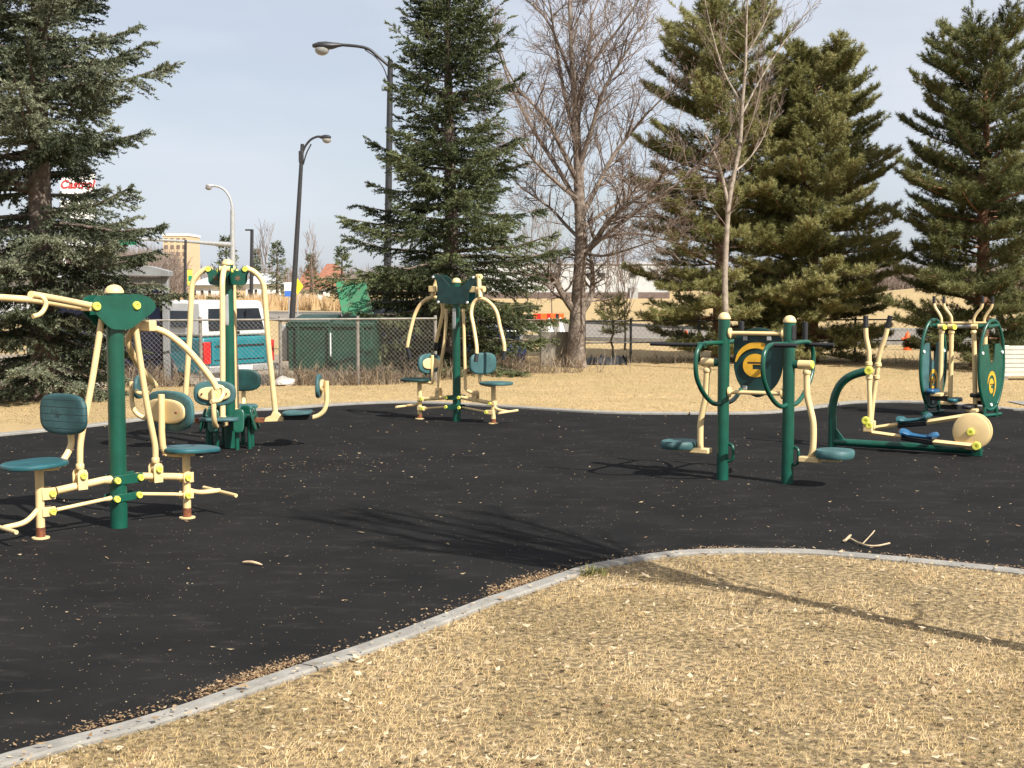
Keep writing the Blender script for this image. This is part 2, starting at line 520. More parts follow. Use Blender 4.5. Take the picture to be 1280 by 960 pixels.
def blades(name, x, y, ln, wd, lean, m=None, zfun=None, colr=None):
    n = len(x)
    az = rng.uniform(0, 2 * np.pi, n); th = rng.uniform(*lean, n)
    L = ln * rng.uniform(.5, 1.3, n); W = wd * rng.uniform(.6, 1.3, n)
    d = np.stack([np.cos(az) * np.sin(th), np.sin(az) * np.sin(th), np.cos(th)], 1)
    s = np.stack([-np.sin(az + .6), np.cos(az + .6), np.zeros(n)], 1)
    z = np.array([gz(a, b) for a, b in zip(x, y)]) if zfun else np.zeros(n)
    b = np.stack([x, y, z - .002], 1)
    v = np.stack([b - s * W[:, None] / 2, b + s * W[:, None] / 2, b + d * L[:, None]], 1).reshape(-1, 3)
    f = np.arange(n * 3).reshape(-1, 3)
    return raw(name, v, f, m or M['blades'], rnd=rng.random(n) if colr is None else colr)


def vnoise(x, y, cell, seed):
    """Smooth value noise 0..1."""
    g = np.random.default_rng(seed).random((256, 256)); fx, fy = x / cell, y / cell
    ix, iy = np.floor(fx).astype(int), np.floor(fy).astype(int); u, v = fx - ix, fy - iy
    u, v = u * u * (3 - 2 * u), v * v * (3 - 2 * v)
    q = lambda a, b: g[a % 256, b % 256]
    return (q(ix, iy) * (1 - u) + q(ix + 1, iy) * u) * (1 - v) + (q(ix, iy + 1) * (1 - u) + q(ix + 1, iy + 1) * u) * v


def patchy(x, y):
    """Slowly varying number 0..1 over the lawn: where the grass is greener and where it is bleached."""
    return .5 + .22 * np.sin(x * 1.9 + 1.3 * np.sin(y * 1.1)) + .2 * np.sin(y * 2.3 + x * .7 + 1) + .12 * np.sin(x * 5.1 - y * 4.3)


n = 560000
yy = rng.uniform(3.9, 9.2, n); xx = rng.uniform(-.62, .62, n) * yy + rng.uniform(-.8, .8, n)
k = ~inside(xx, yy) & (xx > -3.2); xx, yy = xx[k], yy[k]
# dark matted thatch under the near lawn
M['thatch'] = mat('matted_thatch', (.12, .085, .043), .98, c2=(.44, .325, .165), scale=30, bump=.8, bscale=70, lo=.4, hi=.68, detail=9)
mb = MB(); lw = [p for p in front if -3.6 < p.x < 5.2]
lw = [zup(p, .0035) for p in lw] + [V((5.2, 3.0, .0035)), V((-3.6, 3.0, .0035))]
mb.v = lw; mb.f = [tuple(range(len(lw)))]; tag(mb.build('lawn', M['thatch'], smooth=False), kind='structure')
pt = .3 * vnoise(xx, yy, 1.3, 4) + .25 * vnoise(xx, yy, .6, 1) + .25 * vnoise(xx, yy, .25, 2) + .2 * vnoise(xx, yy, .08, 3)
k = rng.random(len(xx)) < np.clip(.42 + 1.9 * (pt - .32), .25, 1); xx, yy, pt = xx[k], yy[k], pt[k]
lowf = np.clip((.6 * vnoise(xx, yy, .55, 7) + .4 * vnoise(xx, yy, .2, 8) - .30) * 3.2, 0, 1)
cr = np.clip(-.18 + .62 * pt + .62 * lowf + rng.normal(0, .16, len(xx)), 0, 1)
tag(blades('dry_grass', xx, yy, .037, .0043, (.7, 1.56), colr=cr), 'short bleached dry grass blades of the lawn', None, kind='stuff')
n = 130000
yy = rng.uniform(15.5, 30, n); xx = rng.uniform(-.48, .52, n) * yy
k = ~inside(xx, yy) & ~((xx < -1.2) & (yy > 23.4)); xx, yy = xx[k], yy[k]
tag(blades('dry_grass', xx, yy, .045, .010, (.9, 1.5), zfun=True, colr=np.clip(.10 + .5 * vnoise(xx * .5, yy * 1.6, 1.1, 5) + .2 * vnoise(xx, yy, .2, 6) + rng.normal(0, .05, len(xx)), 0, 1)), 'dry grass of the lawn behind the machines', None, kind='stuff')  # streaks of shade across the lawn are painted into the blade colours


def leaves(name, x, y, z, size, colr, flat=.5, label=None):
    n = len(x); a = rng.uniform(0, 2 * np.pi, n); L = size * rng.uniform(.5, 1.4, n); W = L * rng.uniform(.16, .6, n) if flat < .3 else L * rng.uniform(.3, .75, n)
    u = np.stack([np.cos(a), np.sin(a), rng.uniform(-flat, flat, n)], 1); s = np.stack([-np.sin(a), np.cos(a), rng.uniform(-flat, flat, n)], 1)
    c = np.stack([x, y, z], 1); U = u * L[:, None] / 2; W_ = s * W[:, None] / 2
    up = np.zeros((n, 3)); up[:, 2] = L * rng.uniform(0, .3, n)
    p = np.stack([c - U + up * .5, c - W_, c + U + up, c + W_ + up * .3], 1).reshape(-1, 3)
    q = np.arange(n * 4).reshape(-1, 4); f = np.concatenate([q[:, [0, 1, 2]], q[:, [0, 2, 3]]])
    return tag(raw(name, p, f, M['litter'], rnd=np.concatenate([colr, colr])), label, None, kind='stuff')


n = 9500
yy = rng.uniform(4, 9.2, n); xx = rng.uniform(-.6, .6, n) * yy
k = ~inside(xx, yy) & (xx > -3); xx, yy = xx[k], yy[k]
leaves('leaf_litter', xx, yy, np.full(len(xx), .026) + rng.uniform(0, .016, len(xx)), .028 * (.45 + rng.random(len(xx)) ** 2), np.clip(rng.random(len(xx)) ** .8, 0, 1), .3, 'fallen dry leaves scattered over the lawn')
# windblown bits along the paving side of the front kerb
lx, ly, lc = [], [], []
fl = spl(front, 3)
for i in range(len(fl) - 1):
    p, q = fl[i], fl[i + 1]
    if not (-3 < p.x < 4): continue
    t = (q - p); L = t.length
    if L < 1e-6: continue
    t.normalize(); s = Vector((-t.y, t.x, 0))
    g = max(0, math.sin(p.x * 5.3 + 1) + .7 * math.sin(p.x * 11.7) + .1) * (1.0 if p.x < .9 else .25)
    for _ in range(int(L * 1300 * g) + int(L * 130)):
        d = .055 + abs(random.gauss(0, .05 if p.x < .9 else .03)); r_ = random.random()
        c_ = p + t * L * r_ + s * d; lx.append(c_.x); ly.append(c_.y); lc.append(random.random() * .75)
leaves('leaf_litter', np.array(lx), np.array(ly), .010 + rng.uniform(0, .016, len(lx)), .014, np.array(lc) * .7, .5, 'brown leaf bits drifted against the front kerb')
n = 6000
yy = 5 + 12 * rng.random(n) ** .8; xx = rng.uniform(-.5, .5, n) * yy
d1 = np.exp(-((xx + 2.0) ** 2 / 1.2 + (yy - 12.2) ** 2 / .8)); k = inside(xx, yy) & (rng.random(n) < .30 + d1)
leaves('debris', xx[k], yy[k], np.full(k.sum(), .010), .028 * (.35 + rng.random(k.sum()) ** 3), np.clip(.2 + rng.random(k.sum()) * .6, 0, 1), .2, 'pale leaf and twig bits scattered over the black paving')
n = 70
yy = rng.normal(11.9, .35, n); xx = rng.normal(-1.7, .5, n); k = inside(xx, yy)
leaves('debris', xx[k], yy[k], np.full(k.sum(), .010), .022, rng.random(k.sum()) * .8, .2, 'brown leaf crumbs in a patch left of the seated presses')
n = 5000
yy = 4.6 + 9 * rng.random(n) ** 1.3; xx = rng.uniform(-.5, .5, n) * yy; k = inside(xx, yy)
leaves('debris', xx[k], yy[k], np.full(k.sum(), .008), .0075, np.clip(.35 + rng.random(k.sum()) * .6, 0, 1), .2, 'fine pale grit and crumbs on the black paving')
# single bits one can point at
mb = MB(); a, b = gnd(303, 706), gnd(328, 709)
mb.tube(spl([zup(a, .016), zup(a.lerp(b, .5), .022), zup(b, .014)]), [.002, .006, .0075, .008, .008, .0085, .008, .008, .007, .005, .002], 8)
tag(mb.build('bark_strip', mat('pale_bark', (.50, .36, .22), .85, .2, 30)), 'pale strip of bark lying alone on the black paving', 'bark strip')
mb = MB(); tw = [gnd(*p) for p in ((1054, 680), (1062, 677), (1072, 682), (1085, 686), (1098, 686), (1112, 683))]
mb.tube(spl([zup(p, .02) for p in tw]), .0055, 6)
mb.tube([zup(gnd(1078, 684), .02), zup(gnd(1090, 679), .06), zup(gnd(1093, 673), .05)], .004, 5)
mb.tube([zup(gnd(1056, 680), .02), zup(gnd(1063, 675), .03)], .008, 5)
tag(mb.build('fallen_twig', mat('twig_wood', (.42, .32, .20), .9, .2, 30)), 'forked dry twig lying on the paving near the kerb', 'twig')
n = 130; c0 = gnd(741, 719)
wx = c0.x + np.clip(rng.normal(0, .035, n), -.07, .07); wy = c0.y + np.clip(rng.normal(0, .025, n), -.05, .05)
M['weed'] = leafmat('weed_leaf', [(.12, .13, .04), (.22, .22, .075), (.36, .31, .13)], .6, .3)
o = blades('weed', wx, wy, .065, .012, (.2, 1.3), m=M['weed']); tag(o, 'small green weed tuft growing at the kerb edge', 'weed')
# ------------------------------------------------------------------ exercise machine helpers
def post(t, o, r, z, m='green', z0=0.0, capm='cream', name='post'):
    a, b = Vector((o.x, o.y, z0)), Vector((o.x, o.y, z))
    MB().cyl(a, b, r, n=28).build(name, M[m], t)
    MB().lathe(b - UP * .003, UP, [(r * 1.1, 0), (r * 1.1, .012), (r * .98, .026), (r * .75, .042), (r * .4, .052), (0, .055)], 24).build('post_cap', M[capm], t)


def knob(t, p, d, r=.022, l=.018, m='yellow', name='bolt_cap'):
    d = Vector(d).normalized()
    o = MB().lathe(Vector(p), d, [(r, 0), (r, l * .6), (r * .85, l), (r * .38, l), (r * .34, l * .5), (0, l * .5)], 18).build(name, M[m], t)
    return o


def bar(t, name, pts, r, m='cream', k=5, n=14, smooth=True):
    pts = spl(pts, k) if smooth else [Vector(p) for p in pts]
    return MB().tube(pts, r, n).build(name, M[m], t)


# ================================================================== station nearest on the left: chest press and pull down
pl = Pl(149, 660, 45)
za = lambda x, y, t=0.0: pl.p(x / 2.593, 320 + y / 2.593, t)
zs = lambda x, y, t=0.0: pl.p(155 + x / 8.533, 440 + y / 8.533, t)
zh = lambda x, y, t=0.0: pl.p(x / 9.6, 300 + y / 9.6, t)
zf = lambda x, y, t=0.0: pl.p(x / 4.267, 560 + y / 4.267, t)
m1 = thing('chest_press_station', 'green and cream two-seat press station nearest the camera, with heart shaped head plates', 'exercise machine', pl.o, 'outdoor gym machines')
post(m1, pl.o, .056, 1.545)
hp = [(116, 377), (120, 371.5), (127, 369), (135, 369.5), (143, 370.5), (150, 369.5), (158, 368.5), (167, 367.5), (177, 368.5), (186, 372), (192, 378), (193.5, 385), (189, 391), (181, 397),
      (172, 404), (164, 410), (156, 412), (146, 412), (138, 410.5), (131, 405), (124, 398), (118, 391), (114.5, 384)]
fr = spl([pl.p(u, v, .068) for u, v in hp + hp[:1]], 3)[:-1]
MB().prism(fr, pl.n * .012).build('head_plate', M['green'], m1, ang=30)
MB().prism([p - pl.n * .148 for p in fr], pl.n * .012).build('head_plate', M['green'], m1, ang=30)
for u, v in ((120.5, 383), (170.5, 382)):
    knob(m1, pl.p(u, v, .08), pl.n, .028, .016)
    knob(m1, pl.p(u, v, .08) - pl.n * .16, -pl.n, .026, .016)
# pull down arms to the left
ar = bar(m1, 'pull_down_arm', [zh(1110, 800, .04), zh(1040, 780, .06), zh(700, 712, .22), zh(370, 655, .38)], [.022] * 16, n=16)
MB().tube(spl([zh(440, 668, .35), zh(510, 685, .37), zh(552, 760, .38), zh(525, 840, .38), zh(470, 895, .39), zh(395, 918, .40)]), .0145, 12).build('handle', M['cream'], ar)
ar = bar(m1, 'pull_down_arm', [zh(1090, 815, -.03), zh(900, 795, -.08), zh(450, 725, -.2), zh(0, 690, -.3), zh(-500, 655, -.42)], .022, n=16)
MB().tube(spl([zh(-430, 660, -.4), zh(-370, 690, -.41), zh(-340, 760, -.42), zh(-380, 850, -.43), zh(-460, 900, -.44)]), .0145, 12).build('handle', M['cream'], ar)
MB().box(zh(1075, 800, .0), (.07, .13, .055), pl.a, pl.n).build('arm_bracket', M['cream'], m1, .006)
# press arms to the right
ar = bar(m1, 'press_arm', [za(478, 228, .05), za(540, 250, .09), za(602, 298, .15), za(650, 352, .2), za(688, 402, .24), za(704, 432, .26)], .0215, n=16)
MB().tube(spl([zs(985, 365, .25), zs(1050, 385, .26), zs(1058, 450, .27), zs(1015, 515, .28), zs(930, 530, .30)]), .015, 12).build('handle', M['cream'], ar)
MB().lathe(zs(998, 398, .262), (za(704, 432, .26) - za(688, 402, .24)), [(.0165, 0), (.0165, .002)], 14).build('tube_end', M['black'], ar)  # black disc paints the darkness inside the open tube end
ar = bar(m1, 'press_arm', [za(430, 238, -.06), za(415, 270, -.07), za(425, 310, -.1), za(455, 360, -.17), za(503, 420, -.26)], .0215, n=16)
MB().tube(spl([za(498, 412, -.25), za(480, 440, -.26), za(455, 445, -.3), za(440, 436, -.33)]), .015, 12).build('handle', M['cream'], ar)
MB().box(za(477, 226, .02), (.055, .15, .07), pl.a, pl.n).build('arm_bracket', M['cream'], m1, .006)
# uprights linking head and rails
bar(m1, 'link_rod', [za(330, 205), za(306, 360), za(285, 480), za(266, 575), za(260, 620), za(259, 680)], .0205)
bar(m1, 'link_rod', [za(437, 215), za(455, 345), za(476, 480), za(497, 585), za(503, 620), za(504, 660)], .0205)
for x, y in ((259, 676), (504, 656)):
    c = za(x, y)
    MB().lathe(c - UP * .03, UP, [(.024, 0), (.027, .006), (.027, .03), (.022, .038)], 16).build('collar', M['cream'], m1)
    for t in (-.034, .034):
        q = [(-.026, -.16), (.026, -.16), (.028, -.055), (.02, -.035), (0, -.027), (-.02, -.035), (-.028, -.055)]
        MB().prism([c + pl.a * (i * 1.25) + UP * j + pl.n * (t - .005) for i, j in q], pl.n * .01).build('clevis_plate', M['cream'], m1, .002)
    knob(m1, c - UP * .07 + pl.n * .04, pl.n, .022)
    MB().cyl(c - UP * .07 - pl.n * .045, c - UP * .07 + pl.n * .04, .022).build('pivot_tube', M['cream'], m1)
# collar plates on the post and the rails
for (xl, yl), (xr, yr), hh in (((600, 170), (723, 152), .062), ((597, 268), (716, 245), .05)):
    l, r_ = zf(xl, yl), zf(xr, yr)
    for t in (-.062, .05):
        q = [l + pl.a * -.028, l + pl.a * -.018 - UP * hh * .5, r_ + pl.a * .018 - UP * hh * .5, r_ + pl.a * .028, r_ + pl.a * .018 + UP * hh * .5, l - pl.a * .018 + UP * hh * .5]
        MB().prism([p + pl.n * t for p in q], pl.n * .012).build('rail_bracket', M['green'], m1, .002)
    knob(m1, l + pl.n * .062, pl.n, .022); knob(m1, r_ + pl.n * .062, pl.n, .022)
bar(m1, 'rail', [zf(595, 170), zf(550, 172), zf(300, 228)], [.030, .024, .024], smooth=False)
bar(m1, 'rail', [zf(600, 268), zf(555, 275), zf(300, 330)], [.02, .0125, .0125], smooth=False)
bar(m1, 'rail', [zf(723, 150), zf(930, 152), zf(985, 155)], .024, smooth=False)
bar(m1, 'rail', [zf(716, 245), zf(930, 247), zf(985, 250)], .0125, smooth=False)
colL = zf(217, 440); colR = zf(998, 330); colL.z = 0; colR.z = 0
for c, s, ys in ((colL, -1, ((240, 330),)), (colR, 1, ((155, 250),))):
    sc_ = MB().cyl(c + UP * .02, c + UP * .46, .027, n=20).build('seat_column', M['cream'], m1)
    MB().lathe(c, UP, [(.055, .0), (.055, .012), (.03, .014)], 20).build('base_flange', M['cream'], sc_)
    MB().cyl(c + UP * .016, c + UP * .075, .0285, n=20).build('rusty_sleeve', M['rust'], sc_)
for (x, y), hh, c in (((265, 240), .075, colL), ((265, 335), .06, colL), ((985, 156), .07, colR), ((985, 250), .05, colR)):
    p = zf(x, y, 0)
    d = (c - p); d.z = 0; L = max(.05, d.dot(pl.a) if d.dot(pl.a) > 0 else -d.dot(pl.a)); sg = 1 if d.dot(pl.a) > 0 else -1
    for t in (-.036, .026):
        q = [(-.03, .0), (-.022, -hh * .5), (L, -hh * .5), (L, hh * .5), (-.022, hh * .5)]
        MB().prism([p + pl.a * (i * sg) + UP * j + pl.n * t for i, j in q], pl.n * .01).build('rail_bracket', M['cream'], m1, .003)
    knob(m1, p + pl.n * .037, pl.n, .022)
# foot rests
bar(m1, 'foot_rest', [colL + UP * .2, colL - pl.a * .10 + UP * .12, colL - pl.a * .24 + UP * .10], .017)
bar(m1, 'foot_rest_bar', [colL - pl.a * .24 + UP * .10 - pl.n * .22, colL - pl.a * .25 + UP * .10 + pl.n * .2], .013, smooth=False)
bar(m1, 'foot_rest', [colR + UP * .2, colR + pl.a * .10 + UP * .17, colR + pl.a * .26 + UP * .165], .017)
bar(m1, 'foot_rest_bar', [colR + pl.a * .26 + UP * .165 - pl.n * .2, colR + pl.a * .25 + UP * .155 + pl.n * .22], .013, smooth=False)
# seats: saddle shaped boards
for c, s in ((colL, -1), (colR, 1)):
    MB().slab(c + UP * .475 + pl.a * s * .03, UP + pl.a * .04 * s, pl.a, .36, .40, .035, 2.5, dish=.12).build('seat', M['teal'], m1)
    MB().box(c + UP * .452 + pl.a * s * -.02, (.3, .045, .012), pl.a, pl.n).build('seat_plate', M['cream'], m1, .003)


def plank_mat():
    m = mat('weathered_grooved_pad', (.012, .05, .055), .6, c2=(.035, .10, .105), scale=5, bump=.15, bscale=80, dirt=((.004, .016, .02), .58, 5))
    nt = m.node_tree; b = nt.nodes['Principled BSDF']
    tc = nt.nodes.new('ShaderNodeTexCoord'); sp = nt.nodes.new('ShaderNodeSeparateXYZ'); nt.links.new(tc.outputs['Object'], sp.inputs[0])
    mu = nt.nodes.new('ShaderNodeMath'); mu.operation = 'MULTIPLY'; mu.inputs[1].default_value = 22.0; nt.links.new(sp.outputs['Z'], mu.inputs[0])
    fr_ = nt.nodes.new('ShaderNodeMath'); fr_.operation = 'FRACT'; nt.links.new(mu.outputs[0], fr_.inputs[0])
    cp = nt.nodes.new('ShaderNodeMath'); cp.operation = 'GREATER_THAN'; cp.inputs[1].default_value = .1; nt.links.new(fr_.outputs[0], cp.inputs[0])
    old = b.inputs['Base Color'].links[0].from_socket
    mx = nt.nodes.new('ShaderNodeMix'); mx.data_type = 'RGBA'; mx.inputs['A'].default_value = (.005, .02, .022, 1)
    nt.links.new(cp.outputs[0], mx.inputs['Factor']); nt.links.new(old, mx.inputs['B']); nt.links.new(mx.outputs['Result'], b.inputs['Base Color'])
    return m


# back rests
bl = za(206, 512, -.02); nl = (-pl.a + pl.n * .30).normalized()
bk = MB().slab(bl, nl, UP, .40, .262, .045, 3.2).build('backrest', plank_mat(), m1)
MB().slab(bl - nl * .03, -nl, UP, .30, .15, .012, 3).build('back_plate', M['cream'], bk)
bar(m1, 'backrest_tube', [bl - nl * .045 + UP * .06, bl - nl * .05 - UP * .10, bl - nl * .055 - UP * .21, colL + pl.a * .13 + UP * .455, colL + pl.a * .02 + UP * .447], .021)
br = zs(440, 630, -.02); nr = (pl.a - pl.n * .12).normalized()
bk = MB().slab(br + nr * .035, nr, UP, .50, .27, .045, 2.9).build('backrest', M['pad'], m1)
MB().slab(br, -nr, UP, .41, .165, .022, 2.6).build('back_plate', M['cream'], bk)
for s in (-1, 1):
    knob(bk, br - nr * .010 + pl.n * .155 * s, -nr, .009, .012, 'rust', 'bolt')
tp = br - nr * .03
bar(m1, 'backrest_tube', [tp + UP * .115, tp - UP * .02, tp - UP * .18, tp - UP * .27 + nr * .02, colR - pl.a * .08 + UP * .452, colR + pl.a * .06 + UP * .447], .022)

# ================================================================== four-seat swinging leg press
pc = Pl(288, 560, 3)
m2 = thing('leg_press_station', 'tall four-seat leg press with hanging cream swing arms round one green post', 'exercise machine', pc.o, 'outdoor gym machines')
post(m2, pc.o, .053, 1.79)
for k in range(4):
    d = Matrix.Rotation(k * math.pi / 2, 4, 'Z') @ pc.a; s = UP.cross(d)          # d outwards, s sideways
    Q = lambda r, z, t=0.0: pc.o + d * r + UP * z + s * t
    # head bracket with an ear and a leaf emblem
    if k % 2 == 0:
        out = [(.04, 1.735), (.10, 1.725), (.135, 1.735), (.152, 1.765), (.178, 1.775), (.2, 1.76), (.205, 1.735), (.195, 1.71), (.18, 1.69), (.176, 1.62), (.16, 1.595), (.13, 1.59), (.04, 1.59)]
        sd = -s if d.x > 0 else s
        hb = MB().prism([Q(r, z) + sd * .055 for r, z in out], sd * .012).build('head_bracket', M['green'], m2, ang=30)
        MB().prism([Q(r, z) - sd * .067 for r, z in out], sd * .012).build('head_bracket', M['green'], m2, ang=30)
        lf = []
        for i in range(18):
            a = i / 18 * 2 * math.pi; rr = .032 if i % 3 == 0 else (.016 if i % 3 == 1 else .021)
            lf.append(Q(.105 + rr * math.sin(a) * 1.1, 1.655 + rr * math.cos(a)) + sd * .067)
        MB().prism(lf, sd * .003).build('leaf_emblem', M['leafcut'], hb)
        knob(m2, Q(.176, 1.742) + sd * .067, sd, .026, .016)
    else:
        for t in (-.05, .05):
            MB().prism([Q(r, z, t) for r, z in [(.04, 1.735), (.15, 1.745), (.19, 1.76), (.19, 1.70), (.15, 1.6), (.04, 1.59)]], s * .012 * (1 if t > 0 else -1)).build('head_bracket', M['green'], m2)
        knob(m2, Q(.16, 1.725, .062), s, .022, .014); knob(m2, Q(.16, 1.725, -.062), -s, .022, .014)
    bar(m2, 'swing_arm', [Q(.175, 1.755), Q(.25, 1.72), Q(.31, 1.66), Q(.345, 1.58), Q(.358, 1.40), Q(.385, .98), Q(.445, .30)], .0265, k=6)
    MB().cyl(Q(.175, 1.742, -.05), Q(.175, 1.742, .05), .03).build('arm_pivot', M['cream'], m2)
    # shoe and seat carrier
    MB().prism([Q(r, z, -.03) for r, z in [(.33, .255), (.52, .262), (.525, .30), (.50, .315), (.475, .345), (.42, .36), (.40, .32), (.345, .295)]], s * .06).build('arm_shoe', M['cream'], m2, .006)
    MB().box(Q(.29, .272), (.09, .05, .05), d, s).build('bumper', M['rust'], m2, .006)
    MB().box(Q(.655, .296), (.30, .05, .045), d, s).build('seat_carrier', M['black'], m2, .004)
    MB().slab(Q(.655, .345), UP - d * .05, d, .36, .29, .036, 3.4).build('seat', M['pad'], m2)
    bar(m2, 'backrest_tube', [Q(.79, .292), Q(.86, .315), Q(.915, .365), Q(.94, .45), Q(.942, .56), Q(.942, .655)], .023, k=5)
    bk = MB().slab(Q(.865, .605), -d, UP, .385, .23, .042, 2.9).build('backrest', M['pad'] if k != 1 else M['shaded_green'], m2)
    MB().slab(Q(.897, .605), d, UP, .29, .125, .03, 2.6).build('back_plate', M['cream'], bk)
    for t in (-.11, .11):
        knob(bk, Q(.911, .605, t), d, .009, .012, 'rust', 'bolt')
    # foot plates on short legs
    for t in (-.12, .12):
        nn = (d + UP * .25).normalized()
        MB().slab(Q(.24, .29, t), nn, UP, .105, .23, .02, 4).build('foot_plate', M['green'], m2)
        MB().tube([Q(.2, .0, t * .8), Q(.2, .30, t * .8)], .021, 10).build('leg', M['green'], m2)
    MB().box(Q(.15, .315, 0), (.2, .25, .022), d, s).build('foot_plate_frame', M['green'], m2, .003)
MB().slab(pc.at(-.005, .0535, 1.35), pc.n, UP, .035, .30, .006, 8).build('instruction_plate', M['galv'], m2)
# ================================================================== butterfly press with two seats, in the middle
p3 = Pl(571, 527, -32)
zd = lambda x, y, t=0.0: p3.p(490 + x / 4.465, 330 + y / 4.465, t)
ze = lambda x, y, t=0.0: p3.p(480 + x / 7.111, 330 + y / 7.111, t)
m3 = thing('pec_fly_station', 'two-seat station with dark bat-wing head plate and curved cream arms in front of the spruce', 'exercise machine', p3.o, 'outdoor gym machines')
post(m3, p3.o, .048, 1.62)
hp = [(430, 105), (455, 122), (470, 150), (478, 200), (476, 270), (472, 345), (600, 356), (752, 350), (752, 290), (760, 240), (790, 180), (805, 140), (818, 95), (790, 104), (765, 128),
      (725, 175), (690, 196), (640, 204), (590, 194), (555, 160), (520, 118), (490, 98), (450, 92)]
fr = [ze(x, y, .066) for x, y in hp]
MB().prism(fr, p3.n * .012).build('head_plate', M['shaded_green'], m3, ang=30)
MB().prism([p - p3.n * .144 for p in fr], p3.n * .012).build('head_plate', M['shaded_green'], m3, ang=30)
for x, y in ((438, 116), (795, 118), (484, 338), (742, 342)):
    knob(m3, ze(x, y, .077), p3.n, .015, .01, 'white')
# right hand press yoke: stem, block and an upside-down U with black grips
bar(m3, 'yoke_stem', [ze(842, 96, .03), ze(846, 200, .05), ze(858, 300, .09)], .026, smooth=False)
MB().cyl(ze(826, 112, .03), ze(866, 112, .03), .028).build('stem_cap', M['cream'], m3)
MB().box(ze(800, 226, .03), (.13, .06, .07), p3.a, p3.n).build('arm_bracket', M['cream'], m3, .006)
MB().cyl(ze(832, 222, .05), ze(893, 222, .05), .034).build('arm_pivot', M['cream'], m3)
y3 = bar(m3, 'press_yoke', [ze(825, 800, .24), ze(822, 720, .22), ze(797, 560, .18), ze(776, 440, .14), ze(797, 345, .10), ze(860, 307, .08), ze(935, 340, .06), ze(1000, 425, .05), ze(1032, 560, .06), ze(1066, 700, .08), ze(1071, 775, .09)], .021, k=6)
bar(y3, 'grip', [ze(1071, 772, .09), ze(1060, 853, .10)], .024, 'black', smooth=False)
bar(y3, 'grip', [ze(825, 796, .24), ze(815, 870, .26)], .024, 'black', smooth=False)
# left hand yoke, pivoted out behind the plate
MB().box(ze(438, 222, .03), (.10, .06, .07), p3.a, p3.n).build('arm_bracket', M['cream'], m3, .006)
bar(m3, 'yoke_stem', [ze(482, 108, -.02), ze(452, 200, -.02), ze(432, 290, .0)], .026, smooth=False)
y3 = bar(m3, 'press_yoke', [ze(207, 745, .1), ze(213, 700, .1), ze(243, 560, .06), ze(282, 430, .02), ze(340, 342, .0), ze(425, 296, -.02), ze(500, 318, -.05), ze(521, 400, -.07), ze(508, 500, -.08), ze(482, 610, -.1), ze(462, 700, -.1)], .021, k=6)
bar(y3, 'grip', [ze(207, 740, .1), ze(232, 845, .08)], .023, 'black', smooth=False)
bar(y3, 'grip', [ze(463, 695, -.1), ze(455, 770, -.11)], .023, 'black', smooth=False)
# uprights
bar(m3, 'link_rod', [zd(302, 250), zd(300, 345), zd(287, 470), zd(264, 600), zd(260, 690)], .019)
bar(m3, 'link_rod', [zd(397, 250), zd(401, 360), zd(407, 590), zd(409, 660), zd(414, 700), zd(445, 718), zd(480, 728)], .019)
for x, y in ((260, 705), (466, 722)):
    c = zd(x, y)
    for t in (-.034, .026):
        q = [(-.03, -.10), (.03, -.10), (.032, .0), (.018, .03), (-.018, .03), (-.032, 0)]
        MB().prism([c + p3.a * i + UP * j + p3.n * t for i, j in q], p3.n * .01).build('clevis_plate', M['cream'], m3, .002)
    knob(m3, c + p3.n * .036, p3.n, .02, .012, 'cream')
for (x0, y0), (x1, y1) in (((320, 744), (390, 744)), ((318, 796), (392, 800))):
    l, r_ = zd(x0, y0), zd(x1, y1)
    for t in (-.062, .05):
        MB().prism([p + p3.n * t for p in (l - UP * .028, r_ - UP * .028, r_ + p3.a * .025, r_ + UP * .028, l + UP * .028, l - p3.a * .025)], p3.n * .012).build('rail_bracket', M['green'], m3, .002)
    knob(m3, l + p3.n * .062, p3.n, .02); knob(m3, r_ + p3.n * .062, p3.n, .02)
for a, b, r in (((325, 744), (175, 753), .023), ((320, 796), (178, 806), .012), ((385, 744), (555, 776), .023), ((392, 800), (535, 826), .012)):
    bar(m3, 'rail', [zd(*a), zd(*b)], r, smooth=False)
cL, cR = zd(155, 872), zd(566, 888); cL.z = cR.z = 0
for c, s, pz in ((cL, -1, ((175, 753), (178, 806))), (cR, 1, ((555, 776), (535, 826)))):
    sc_ = MB().cyl(c + UP * .012, c + UP * .45, .027, n=18).build('seat_column', M['cream'], m3)
    MB().lathe(c, UP, [(.055, 0), (.055, .012), (.03, .014)], 18).build('base_flange', M['cream'], sc_)
    MB().cyl(c + UP * .014, c + UP * .06, .0285, n=18).build('rusty_sleeve', M['rust'], sc_)
    for x, y in pz:
        p = zd(x, y); p2 = Vector((c.x, c.y, p.z)); p2 = p2
        MB().box(p.lerp(p2, .5), (max(.09, (p2 - p).length + .03), .07, .05), (p2 - p) if (p2 - p).length > .01 else p3.a).build('rail_bracket', M['cream'], m3, .004)
        knob(m3, p + p3.n * .036, p3.n, .02)
    MB().slab(c + UP * .468 + p3.a * .04 * s, UP, p3.a, .34, .38, .035, 2.5, dish=.1).build('seat', M['shaded_green'] if s < 0 else M['pad'], m3)
    bar(m3, 'foot_rest', [c + UP * .22, c + p3.a * s * .06 + UP * .17, c + p3.a * s * .2 + UP * .15], .017)
    bar(m3, 'foot_rest_bar', [c + p3.a * s * .2 + UP * .15 - p3.n * .2, c + p3.a * s * .2 + UP * .15 + p3.n * .2], .014, smooth=False)
b3 = zd(207, 555, -.02); nl = (-p3.a - p3.n * .1).normalized()
bk = MB().slab(b3, nl, UP, .38, .235, .042, 2.9).build('backrest', M['pad'], m3)
MB().slab(b3 - nl * .03, -nl, UP, .29, .13, .02, 2.6).build('back_plate', M['cream'], bk)
